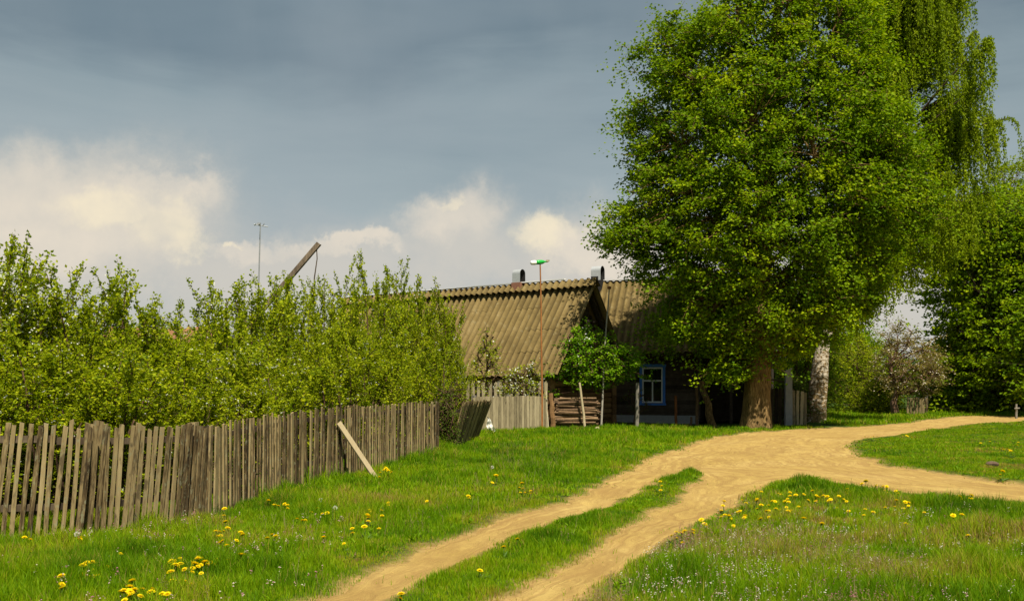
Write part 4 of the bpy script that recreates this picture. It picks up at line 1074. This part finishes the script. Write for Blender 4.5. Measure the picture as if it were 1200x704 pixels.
# weeping birch behind it
def birch(base, prof, trunk, seed, label):
    r = np.random.default_rng(seed); root = thing('birch_tree', label, 'tree', (base[0], base[1], 0))
    tz, tr, tx = [np.array(a, float) for a in trunk]; g = G()
    zs = np.linspace(tz[0], tz[-1], 24); P = np.stack([np.interp(zs, tz, tx), .1 * np.sin(zs * .6), zs], 1)
    V_, q = tubes(P, np.interp(zs, tz, tr) * (1 + .05 * r.normal(size=24)), 16); 
    g.add(V_, q)
    pz, pw, pc = [np.array(a, float) for a in prof]
    strands = []; 
    for k in range(120):
        z1 = r.uniform(pz[0] + 2.5, pz[-1]); ang = k * 2.4 + r.normal() * .4; Rk = np.interp(z1, pz, pw) * r.uniform(.35, .96)
        p1 = np.array([np.interp(z1, pz, pc) + Rk * cos(ang), Rk * sin(ang) * .8, z1]); z0 = max(z1 - Rk * .9 - 1, 4.0)
        p0 = np.array([np.interp(z0, tz, tx), 0, z0]); c = curve(p0, p1, 8, .05, -.12, r)
        V_, q = tubes(c, np.linspace(.07, .018, 8), 5); g.add(V_, q, 1)
        for s in range(20):
            f = r.uniform(.35, 1); bp = np.array([np.interp(f, np.linspace(0, 1, 8), c[:, m_]) for m_ in range(3)])
            L = r.uniform(1.2, 3.6); dr = r.normal(size=2) * .35 + np.array([cos(ang), sin(ang)]) * .35
            t = np.linspace(0, 1, 7)[:, None]
            st = bp + np.concatenate([dr[None] * np.sqrt(t) * .9, (-L * t ** 1.25 + .25 * np.sin(pi * t))], 1)
            strands.append(st)
    St = np.array(strands); V_, q = tubes(St, np.tile(np.linspace(.012, .004, 7), (len(St), 1)), 3); g.add(V_, q, 1)
    g.build('trunk', [M['birch'], M['twig_dark']], root, smooth=True)
    per = 165; n = len(St) * per; f = r.random((len(St), per)) * 6; i0 = np.minimum(f.astype(int), 5); fr = (f - i0)[..., None]
    ii = np.arange(len(St))[:, None]
    P = (St[ii, i0] * (1 - fr) + St[ii, i0 + 1] * fr + r.normal(size=(len(St), per, 3)) * .07).reshape(-1, 3)
    D = rdir(n, r) * .7 + np.array([0, 0, -1.0]); g = G()
    leaves_geo(g, P, D, rdir(n, r), .125 * r.uniform(.7, 1.2, n), .085 * r.uniform(.7, 1.2, n), np.clip(.5 + np.repeat(r.normal(size=len(St)) * .14, per) + .14 * r.normal(size=n), 0, 1))
    g.build('crown', M['leaf_birch'], root)
    return root
BB = (xp(955, 49.5), 49.5); bxo = lambda px: xp(px, 49.5) - BB[0]
birch(BB, ([5.5, 8, 11, 14, 17, 20, 23, 25], [3.1, 3.6, 4.0, 4.45, 4.55, 4.0, 2.6, .6], [bxo(1030), bxo(1048), bxo(1066), bxo(1085), bxo(1090), bxo(1075), bxo(1055), bxo(1048)]),
      ([-.1, 0, .5, 1.5, 3.8, 7, 14, 24], [.62, .58, .51, .44, .34, .27, .17, .03], [bxo(954), bxo(955), bxo(956), bxo(959), bxo(964), bxo(985), bxo(1050), bxo(1062)]), 4, 'tall weeping birch with white peeling trunk behind the linden')

# dark maples at the right edge
def px_tree(pxs, Y, basepx, **k): pass
def prof_px(rows, Y, bx0): # rows: (py, pxl, pxr)
    rows = sorted(rows, key=lambda q: -q[0]); return ([zp(a, Y) for a, b, c in rows], [(c - b) / 2 / F * Y for a, b, c in rows], [xp((b + c) / 2, Y) - bx0 for a, b, c in rows])
Y = 68.0; b0 = xp(1170, Y)
clump_tree('maple_tree', 'dark dense maple with foliage down to the ground at the road bend', 'tree', (b0, Y),
           prof_px([(478, 1105, 1230), (440, 1092, 1270), (400, 1096, 1290), (350, 1090, 1300), (300, 1090, 1310), (262, 1098, 1310), (238, 1112, 1290), (222, 1150, 1250)], Y, b0), .8,
           ([-.1, 1, 4, 11], [.5, .4, .3, .08], [0, 0, .1, .3]), 24, 1500, 62, (.25, .19), (.7, .24), 'leaf_dark', 'twig_dark', 31, tint0=.6, low=.05, up=.45, ragged=.16, core=300)
Y = 76.0; b0 = xp(1215, Y)
clump_tree('maple_tree', 'paler loose crowned tree rising above the dark maple', 'tree', (b0, Y),
           prof_px([(330, 1150, 1290), (290, 1140, 1300), (250, 1150, 1300), (215, 1162, 1290), (188, 1180, 1270)], Y, b0), .8,
           ([-.1, 1, 6, 14], [.5, .4, .3, .08], [0, 0, .1, .2]), 18, 620, 80, (.2, .15), (.6, .25), 'leaf_birch', 'twig', 33, tint0=.5, ragged=.3)
Y = 64.0; b0 = xp(1075, Y)
clump_tree('apple_tree', 'old brownish apple tree with crooked trunk and pale blossoms', 'tree', (xp(1049, Y), Y),
           prof_px([(462, 1040, 1092), (445, 1030, 1106), (425, 1026, 1110), (400, 1028, 1090), (384, 1040, 1068), (374, 1047, 1058)], Y, xp(1049, Y)), .8,
           ([-.1, .8, 1.6, 3, 4.6], [.26, .2, .16, .12, .05], [.1, -.12, .15, -.35, .2]), 20, 170, 50, (.13, .08), (.36, .22), 'leaf_old', 'apple_bark', 35, tint0=.5, blossom=(.13, 'petal_pink'), up=.5, ragged=.34, low=.02)
# willow shrubs and dark thicket behind the birch
for i, (px0, px1, pt_, Y, lm, lab, nm) in enumerate((
        (968, 1040, 398, 69, 'leaf_bush', 'light green willow shrub between birch trunk and old apple tree', 'willow_shrub'),
        (1005, 1055, 440, 66.8, 'leaf_bush', 'low yellowish shrub at the foot of the old apple tree', 'willow_shrub'),
        (880, 985, 350, 60, 'leaf_dark', 'dark shrub thicket behind the gates and birch trunk', 'shrub'),
        (1075, 1140, 405, 70, 'leaf_dark', 'dark round shrub behind the old apple tree', 'shrub'),
        (905, 960, 445, 50, 'leaf_pale', 'small green shrub behind the pale gate leaf', 'shrub'))):
    c_ = xp((px0 + px1) / 2, Y); hwid = (px1 - px0) / 2 / F * Y; ht = zp(pt_, Y)
    clump_tree(nm, lab, 'shrub', (c_, Y), ([.15, ht * .3, ht * .6, ht * .85, ht], [hwid * .8, hwid, hwid * .9, hwid * .55, hwid * .12], [0] * 5), .7,
               ([-.05, ht * .4, ht * .8], [.12, .08, .03], [0, .05, 0]), 14, int(60 + hwid * ht * 16), 60, (.14, .08), (.4, .3), lm, 'twig', 60 + i, tint0=.5, low=.02, up=.3, ragged=.3)
# trees further back that close the view
for i, (px, Y, ht, hwid) in enumerate(((1000, 88, 7, 5), (930, 80, 13, 6), (1290, 60, 11, 5.5), (1130, 92, 6.5, 5), (1210, 96, 9, 6))):
    c_ = xp(px, Y)
    clump_tree('maple_tree', ['low dark tree behind the willow shrub', 'tall dark tree behind the house and linden', 'dark tree past the bend at the frame edge', 'low tree behind the gap beside the old apple', 'dark tree far behind the dense maple'][i], 'tree', (c_, Y),
               ([.8, ht * .3, ht * .6, ht * .85, ht], [hwid * .7, hwid, hwid * .9, hwid * .55, hwid * .1], [0] * 5), .7,
               ([-.05, ht * .4, ht * .8], [.3, .2, .05], [0, .1, 0]), 14, 330, 60, (.26, .2), (.7, .35), 'leaf_dark', 'twig_dark', 80 + i, tint0=.45, low=.02)

# small apple tree over the woodpile
Y = 43.2; ab = (xp(680, 43.3), 43.3)
ax_ = lambda px: xp(px, Y) - ab[0]
ex = []; tuft(742, 432, 9, 8, 9, 42.8, .3); tuft(690, 450, 8, 16, 6, 42.8, .2); tuft(648, 432, 8, 6, 10, 42.9, .3)
clump_tree('apple_tree', 'small bright green apple tree spreading over the woodpile', 'tree', ab,
           ([1.85, 2.2, 2.7, 3.2, 3.7, 4.2, 4.5], [.9, 1.75, 2.0, 1.9, 1.4, .75, .2], [ax_(690), ax_(694), ax_(697), ax_(697), ax_(690), ax_(684), ax_(682)]), .55,
           ([-.05, .8, 1.6, 2.4, 3.6], [.16, .13, .12, .09, .03], [0, .02, -.03, .06, .1]), 18, 190, 62, (.115, .085), (.22, .14), 'leaf_apple', 'apple_bark', 41, extra=ex, ycen=-.1, tint0=.55, low=.02, blossom=(.012, 'petal_white'), ragged=.28, hollow=.2)
# sapling before the window
Y = 44.5
clump_tree('sapling', 'thin sapling with few leaves in front of the blue window', 'sapling', (xp(742, Y), Y), ([.6, 1.0, 1.5, 1.9], [.35, .6, .55, .2], [.15, .25, .1, -.05]), .8,
           ([-.05, .6, 1.8], [.03, .022, .008], [0, .1, -.05]), 8, 16, 14, (.09, .05), (.16, .12), 'leaf_pale', 'twig', 44, tint0=.5, low=.05)

# ------------------------------------------------------------------ ORCHARD BUSHES behind the fence
def bush_meshes(seed, Hh=4.0, rad=1.35, nst=24, nsh=14, nlf=60, blos=.05):
    r = np.random.default_rng(seed); Ps = []; g = G()
    st = []
    for i in range(nst):
        a = i * 2.4 + r.normal() * .3; rb = rad * .5 * math.sqrt(r.random()); rt = rad * math.sqrt(r.random()) * .95
        h = Hh * (1.0 - .30 * (rt / rad) ** 2) * (r.uniform(.62, .9) if i % 3 else r.uniform(.85, 1.06))
        p0 = np.array([rb * cos(a), rb * sin(a), -.05]); a2 = a + r.normal() * .5; p1 = np.array([rt * cos(a2), rt * sin(a2), h])
        c = curve(p0, p1, 9, .045, 0, r); st.append(c)
    St = np.array(st); V_, q = tubes(St, np.tile(np.linspace(.026, .005, 9), (nst, 1)) * r.uniform(.7, 1.5, (nst, 1)), 5); g.add(V_, q)
    # side shoots, upright
    f = np.concatenate([np.linspace(.10, .93, nsh)[None] + r.normal(size=(nst, nsh)) * .03], 0).clip(.05, .98) * 8
    i0 = np.minimum(f.astype(int), 7); fr = (f - i0)[..., None]; ii = np.arange(nst)[:, None]
    B0 = (St[ii, i0] * (1 - fr) + St[ii, i0 + 1] * fr).reshape(-1, 3)
    n = len(B0); a = r.random(n) * 2 * pi; L = r.uniform(.3, .85, n) * np.interp(B0[:, 2], [0, Hh * .5, Hh], [.9, 1.0, .55])
    d = np.stack([np.cos(a) * .6, np.sin(a) * .6, r.uniform(.5, 1.5, n)], 1); d /= np.linalg.norm(d, axis=1, keepdims=True)
    t = np.linspace(0, 1, 4)[None, :, None]
    Sh = B0[:, None] + d[:, None] * L[:, None, None] * t + np.array([0, 0, .18]) * t ** 2 * L[:, None, None]
    V_, q = tubes(Sh, np.tile(np.linspace(.009, .003, 4), (n, 1)), 3); g.add(V_, q)
    stems = g.mesh('bush_stems', [M['twig']], True)
    # leaves
    ff = r.uniform(.08, 1.04, (n, nlf, 1)); P = (B0[:, None] + d[:, None] * L[:, None, None] * ff + np.array([0, 0, .18]) * ff ** 2 * L[:, None, None] + r.normal(size=(n, nlf, 3)) * .03).reshape(-1, 3)
    # leafy tips of the main stems
    kt = 70; ft = r.uniform(6.3, 8.0, (nst, kt)); j0 = np.minimum(ft.astype(int), 7); fq = (ft - j0)[..., None]
    P2 = (St[ii, j0] * (1 - fq) + St[ii, j0 + 1] * fq + r.normal(size=(nst, kt, 3)) * .035).reshape(-1, 3); P = np.vstack([P, P2])
    keep = (P[:, 2] > .25) & (r.random(len(P)) < np.interp(P[:, 2] / Hh, [0, .3, .55, .8], [.15, .5, .9, 1])); P = P[keep]; m_ = len(P)
    D = rdir(m_, r) + np.array([0, 0, .5]); Nn = rdir(m_, r) + np.array([0, 0, .35])
    Ls = r.uniform(.045, .082, m_); tint = np.clip(.52 + .24 * r.normal(size=m_) + .2 * (fbm(P[:, 0] * 2 + seed, P[:, 2] * 2) - .5) * 2, 0, 1)
    kb = r.random(m_) < blos * (sstep(.45, .65, fbm(P[:, 0] * 1.4 + 3 * seed, P[:, 2] * 1.2 + P[:, 1], 2)) * 2.0 + .15)
    g = G(); leaves_geo(g, P[~kb], D[~kb], Nn[~kb], Ls[~kb], Ls[~kb] * .68, tint[~kb]); lv = g.mesh('bush_leaves', [M['leaf_bush']])
    g = G(); Pb = P[kb]; nb_ = len(Pb)
    Pb3 = np.repeat(Pb, 3, 0) + r.normal(size=(nb_ * 3, 3)) * .012
    leaves_geo(g, Pb3, rdir(nb_ * 3, r), rdir(nb_ * 3, r), .030, .028, r.random(nb_ * 3)); bl = g.mesh('bush_blossoms', [M['petal_white']])
    return stems, lv, bl
BMS = [bush_meshes(s, blos=b) for s, b in ((1, .07), (2, .022), (3, .012), (4, .025), (5, .010))]
def bush(px, off, top, wid, var, label, rot=None):
    yy = np.linspace(9.5, 37, 600); pp = 600 + F * (fence_x(yy) - off) / yy
    Y = max(float(yy[np.argmin(abs(pp - px))]), fpt(s_at(px))[1] + (1.9 if off < 2 else 3.6) if px < 260 else 0); x = xp(px, Y); h = zp(top, Y); o = thing('fruit_bush', label, 'bush', (x, Y, hz(x, Y)), 'fruit bushes behind the picket fence', rng.random() * 6.28)
    for nm, me in zip(('stems', 'leaves', 'blossoms'), BMS[var]):
        c = bpy.data.objects.new(nm, me); C.objects.link(c); c.parent = o
    o.scale = (wid, wid, h / 4.0)
    return o
back = [(-40, 3.3, 290, 1.1, 0, 'white flowering bush at the very edge behind the sparse fence'),
        (14, 3.3, 283, .85, 0, 'tallest white flowering bush at the picture edge'),
        (62, 3.3, 325, 1.0, 1, 'rounded leafy bush beside the tall white flowering one'),
        (106, 3.3, 302, 1.0, 2, 'bush with tall upright shoots above the double broken fence post'),
        (150, 3.3, 346, .95, 1, 'lower leafy bush standing before the rust brown shed roof'),
        (196, 3.3, 362, 1.0, 3, 'lowest bush of the back row in the dip by the shed'),
        (236, 3.3, 352, 1.0, 4, 'loose bush above the sparse fence end post'),
        (272, 3.3, 318, 1.05, 2, 'tall bush just before the antenna mast'),
        (312, 3.3, 320, 1.05, 4, 'tall bush hiding the foot of the well sweep'),
        (352, 3.3, 324, 1.05, 3, 'bush under the raised end of the well sweep beam'),
        (394, 3.3, 318, 1.05, 2, 'tall bush next past the well sweep beam tip'),
        (434, 3.3, 306, 1.15, 1, 'tallest bush of the row above the propped plank'),
        (474, 3.3, 306, 1.15, 4, 'tall bush before the far end of the barn ridge'),
        (508, 3.3, 330, 1.05, 3, 'bush overlapping the barn roof end'),
        (530, 3.3, 392, .7, 2, 'last lower bush at the row end before the barn')]
front = [(-20, 1.55, 395, .9, 3), (38, 1.55, 385, .95, 1), (92, 1.55, 392, .95, 2), (140, 1.55, 408, .95, 4), (186, 1.55, 412, .95, 1), (228, 1.55, 408, .95, 3),
         (266, 1.55, 396, .95, 2), (302, 1.55, 392, .95, 0), (338, 1.55, 390, .95, 4), (374, 1.55, 388, .95, 3), (410, 1.55, 384, 1.0, 1), (446, 1.55, 380, 1.0, 2), (478, 1.55, 384, 1.0, 4), (506, 1.55, 400, .95, 3)]
fl = ['low bush close behind the sparse fence at the picture edge', 'low bush beneath the tallest white flowering bush', 'low bush right behind the double broken fence post', 'low bush behind the sparse fence midway to its end post',
      'low bush in front of the dip by the shed', 'low bush right behind the sparse fence end post', 'low bush at the start of the close boarded fence', 'low bush under the antenna mast line', 'low bush beneath the well sweep foot',
      'low bush behind the fence before the propped plank', 'low bush directly above the propped plank top', 'low bush behind the fence just past the propped plank', 'low bush behind the straight fence stretch past the plank', 'low bush behind the fence end by the overgrown gap']
for b in back: bush(*b)
for b, l in zip(front, fl): bush(*b, l)
# darker overgrowth in the fence gap, weeds at the sparse fence end
def small_shrub(px, Y, ht, hwid, n, lm, seed, label, leaf=(.055, .035), ym=.6):
    x = xp(px, Y)
    return clump_tree('shrub', label, 'shrub', (x, Y), ([.1, ht * .35, ht * .7, ht], [hwid * .8, hwid, hwid * .8, hwid * .25], [0] * 4), ym,
               ([-.05, ht * .5, ht * .9], [.03, .02, .006], [0, .03, 0]), 18, n, 34, leaf, (.14, .14), lm, 'twig', seed, tint0=.5, low=.02, up=.2, ragged=.35, hollow=.1)
small_shrub(523, 26.4, 1.7, .36, 75, 'leaf_pale', 91, 'twiggy brownish shrub growing through the gap in the fence')
small_shrub(534, 29.2, 2.0, .34, 30, 'leaf_bush', 92, 'green shoots hanging over the collapsed fence panel')
small_shrub(273, 15.2, .55, .22, 26, 'leaf_pale', 93, 'small weedy shrub at the foot of the fence by the end post')
# young blossoming tree before the barn roof
Y = 40.2
clump_tree('plum_tree', 'slender young plum tree with sparse leaves against the barn roof', 'tree', (xp(570, Y), Y), ([1.6, 2.4, 3.4, 4.3], [.5, .6, .5, .15], [0, 0, 0, .1]), .8,
           ([-.05, 1.5, 4.2], [.04, .03, .008], [0, .02, 0]), 12, 34, 40, (.09, .06), (.16, .18), 'leaf_bush', 'twig', 95, tint0=.6, low=.05, blossom=(.06, 'petal_white'), ragged=.3)
Y = 41.2
clump_tree('plum_tree', 'low blossoming plum bough before the barn eave above the fences', 'tree', (xp(612, Y), Y), ([1.3, 1.8, 2.3, 2.8], [.9, 1.1, .8, .2], [0, 0, 0, .1]), .6,
           ([-.05, 1.2, 2.4], [.05, .04, .008], [0, .02, 0]), 12, 50, 40, (.09, .06), (.18, .14), 'leaf_bush', 'twig', 96, tint0=.6, low=.05, blossom=(.25, 'petal_white'), ragged=.3)

# far wood along the horizon: one mass
r = np.random.default_rng(8); g = G()
for k in range(420):
    a = r.uniform(-pi * .95, pi * .95); d = r.uniform(330, 400); x0, y0 = d * sin(a), d * cos(a); h = r.uniform(7, 12)
    n = 90; P = np.stack([x0 + r.normal(size=n) * 4.5, y0 + r.normal(size=n) * 4.5, h * r.random(n) ** .8 * (1 - .25 * r.random(n))], 1)
    leaves_geo(g, P, rdir(n, r), rdir(n, r), 3.2, 2.6, np.clip(.4 + .2 * r.normal() + .1 * r.normal(size=n), 0, 1))
tag(g.build('woods', M['leaf_dark']), 'dark line of far woods along the horizon behind the village', 'woods', kind='stuff')

# ------------------------------------------------------------------ SKY AND SUN
SUN_AZ, SUN_EL = R(18), R(58)      # sun stands behind the viewer, to the right
to_sun = Vector((sin(SUN_AZ) * cos(SUN_EL), -cos(SUN_AZ) * cos(SUN_EL), sin(SUN_EL)))
sl = bpy.data.lights.new('sun', 'SUN'); sl.energy = 5.0; sl.angle = R(.5); sl.color = (1.0, .93, .80)
so = bpy.data.objects.new('sun', sl); C.objects.link(so); so.rotation_euler = (-to_sun).to_track_quat('-Z', 'Y').to_euler(); so.location = to_sun * 60
w = bpy.data.worlds.new('World'); scn.world = w; w.use_nodes = True; nt = w.node_tree; nt.nodes.clear()
wo = nt.nodes.new('ShaderNodeOutputWorld'); bg = nt.nodes.new('ShaderNodeBackground'); nt.links.new(bg.outputs[0], wo.inputs[0]); bg.inputs[1].default_value = .095
sky = nt.nodes.new('ShaderNodeTexSky'); sky.sky_type = 'NISHITA'; sky.sun_disc = False; sky.sun_elevation = SUN_EL
sky.sun_rotation = math.atan2(to_sun.x, to_sun.y)
tc = nt.nodes.new('ShaderNodeTexCoord'); gen = tc.outputs['Generated']
sp = nt.nodes.new('ShaderNodeSeparateXYZ'); nt.links.new(gen, sp.inputs[0])
el = math_(nt, 'ARCSINE', sp.outputs[2])
# domain warp
def vnode(op, a, b):
    v = nt.nodes.new('ShaderNodeVectorMath'); v.operation = op
    for k, q in enumerate((a, b)):
        if isinstance(q, bpy.types.NodeSocket): nt.links.new(q, v.inputs[k])
        else: v.inputs[k].default_value = q
    return v
def ntex(scale, detail, rough, vec=gen, dist=0.0):
    n = nt.nodes.new('ShaderNodeTexNoise'); n.inputs['Scale'].default_value = scale; n.inputs['Detail'].default_value = detail; n.inputs['Roughness'].default_value = rough; n.inputs['Distortion'].default_value = dist
    nt.links.new(vec, n.inputs['Vector']); return n
stretch = nt.nodes.new('ShaderNodeMapping'); stretch.inputs['Scale'].default_value = (1, 1, 2.6); nt.links.new(gen, stretch.inputs[0])
soft = ntex(3.2, 4, .5, stretch.outputs[0]).outputs[0]
# storm deck: colours by height, blotched
stretch2 = nt.nodes.new('ShaderNodeMapping'); stretch2.inputs['Scale'].default_value = (1.2, 1.2, 7); stretch2.inputs['Rotation'].default_value = (0, .12, 0); nt.links.new(gen, stretch2.inputs[0])
bands = ntex(2.6, 6, .58, stretch2.outputs[0], .4).outputs[0]
hgt = math_(nt, 'ADD', math_(nt, 'ADD', el, math_(nt, 'MULTIPLY', math_(nt, 'SUBTRACT', soft, .5), .14)), math_(nt, 'MULTIPLY', math_(nt, 'SUBTRACT', bands, .5), .16))
deck = ramp(nt, hgt, [(0.0, (3.7, 3.5, 3.15)), (.11, (3.3, 3.27, 3.08)), (.18, (2.4, 2.78, 2.8)), (.27, (1.78, 2.22, 2.33)), (.335, (1.12, 1.5, 1.68)), (.40, (1.28, 1.68, 1.88)), (.6, (1.5, 1.85, 2.05)), (1, (1.6, 1.95, 2.2))])
fall = nt.nodes.new('ShaderNodeMapping'); fall.inputs['Scale'].default_value = (7, 7, .8); fall.inputs['Rotation'].default_value = (0, .2, 0); nt.links.new(gen, fall.inputs[0])
rain = ntex(2.2, 3, .5, fall.outputs[0]).outputs[0]
deck = mix(nt, ramp(nt, rain, [(.4, (0, 0, 0)), (.75, (.16, .16, .16))]), deck, (2.5, 2.75, 2.75))
nb2 = ntex(2.1, 4, .55, stretch.outputs[0]).outputs[0]
deck = mix(nt, ramp(nt, nb2, [(.46, (0, 0, 0)), (.68, (.5, .5, .5))]), deck, (2.2, 2.5, 2.6))
base = mix(nt, .9, sky.outputs[0], deck)
# cumulus banks
wn = ntex(7, 7, .62).outputs['Color']; warp = vnode('MULTIPLY', vnode('SUBTRACT', wn, (.5, .5, .5)).outputs[0], (.15, .15, .11)).outputs[0]
wn2 = ntex(21, 6, .68).outputs['Color']; warp2 = vnode('MULTIPLY', vnode('SUBTRACT', wn2, (.5, .5, .5)).outputs[0], (.055, .055, .05)).outputs[0]
dirw = vnode('ADD', vnode('ADD', gen, warp).outputs[0], warp2).outputs[0]
def blob(px, py, rx, ry, soft_=(1.25, .55)):
    d = Vector(((px - 600) / F, 1, (HOR - py) / F)).normalized()
    v = vnode('SUBTRACT', dirw, tuple(d)).outputs[0]
    v = vnode('MULTIPLY', v, (F / rx, F / rx, F / ry)).outputs[0]
    ln = nt.nodes.new('ShaderNodeVectorMath'); ln.operation = 'LENGTH'; nt.links.new(v, ln.inputs[0])
    mr = nt.nodes.new('ShaderNodeMapRange'); mr.interpolation_type = 'SMOOTHSTEP'; nt.links.new(ln.outputs['Value'], mr.inputs[0])
    mr.inputs[1].default_value = soft_[0]; mr.inputs[2].default_value = soft_[1]; mr.inputs[3].default_value = 0; mr.inputs[4].default_value = 1
    return mr.outputs[0]
def union(*f):
    o = f[0]
    for q in f[1:]: o = math_(nt, 'MAXIMUM', o, q)
    return o
grey = union(blob(60, 270, 230, 100, (1.3, .3)), blob(330, 318, 190, 52, (1.3, .3)), blob(540, 290, 105, 62, (1.3, .3)), blob(700, 310, 140, 62, (1.3, .3)), blob(1000, 330, 300, 70, (1.4, .3)), blob(-400, 300, 320, 90, (1.4, .3)))
cream = union(blob(40, 225, 130, 55, (1.4, .3)), blob(60, 290, 130, 40, (1.4, .3)), blob(170, 230, 80, 30, (1.4, .3)), blob(300, 283, 60, 16, (1.2, .5)), blob(400, 290, 60, 14, (1.2, .5)), blob(520, 262, 58, 30, (1.4, .4)), blob(700, 300, 70, 24, (1.2, .5)), blob(-300, 250, 160, 40))
bright = union(blob(192, 268, 52, 38, (1.2, .45)), blob(128, 248, 48, 24, (1.3, .4)), blob(222, 288, 36, 26, (1.2, .5)), blob(652, 280, 40, 24, (1.3, .35)), blob(270, 276, 20, 8, (1.1, .6)), blob(520, 250, 26, 12, (1.2, .5)))
shade = ntex(13, 5, .6).outputs[0]
cav = ramp(nt, shade, [(.4, (.55, .55, .55)), (.62, (1, 1, 1))])
c = mix(nt, math_(nt, 'MULTIPLY', grey, .85), base, (4.15, 3.95, 3.55))
c = mix(nt, math_(nt, 'MULTIPLY', math_(nt, 'MULTIPLY', cream, cav), .85), c, (5.3, 4.75, 3.95))
c = mix(nt, math_(nt, 'MULTIPLY', math_(nt, 'MULTIPLY', bright, cav), .8), c, (6.2, 5.45, 4.0))
nt.links.new(c, bg.inputs[0])

# ------------------------------------------------------------------ CAMERA
cd = bpy.data.cameras.new('camera'); cd.sensor_width = 36; cd.lens = 36 * F / 1200; cd.shift_y = (HOR - 352) / 1200; cd.clip_end = 9000; cd.clip_start = .05
co = bpy.data.objects.new('camera', cd); C.objects.link(co); co.location = (0, 0, EYE); co.rotation_euler = (pi / 2, 0, 0)
scn.camera = co
vs = scn.view_settings; vs.view_transform = 'Standard'; vs.look = 'None'; vs.exposure = .66; vs.gamma = 1.0; vs.use_curve_mapping = False
scn.render.engine = 'CYCLES'
cy = scn.cycles; cy.max_bounces = 6; cy.diffuse_bounces = 3; cy.transmission_bounces = 3; cy.use_denoising = True
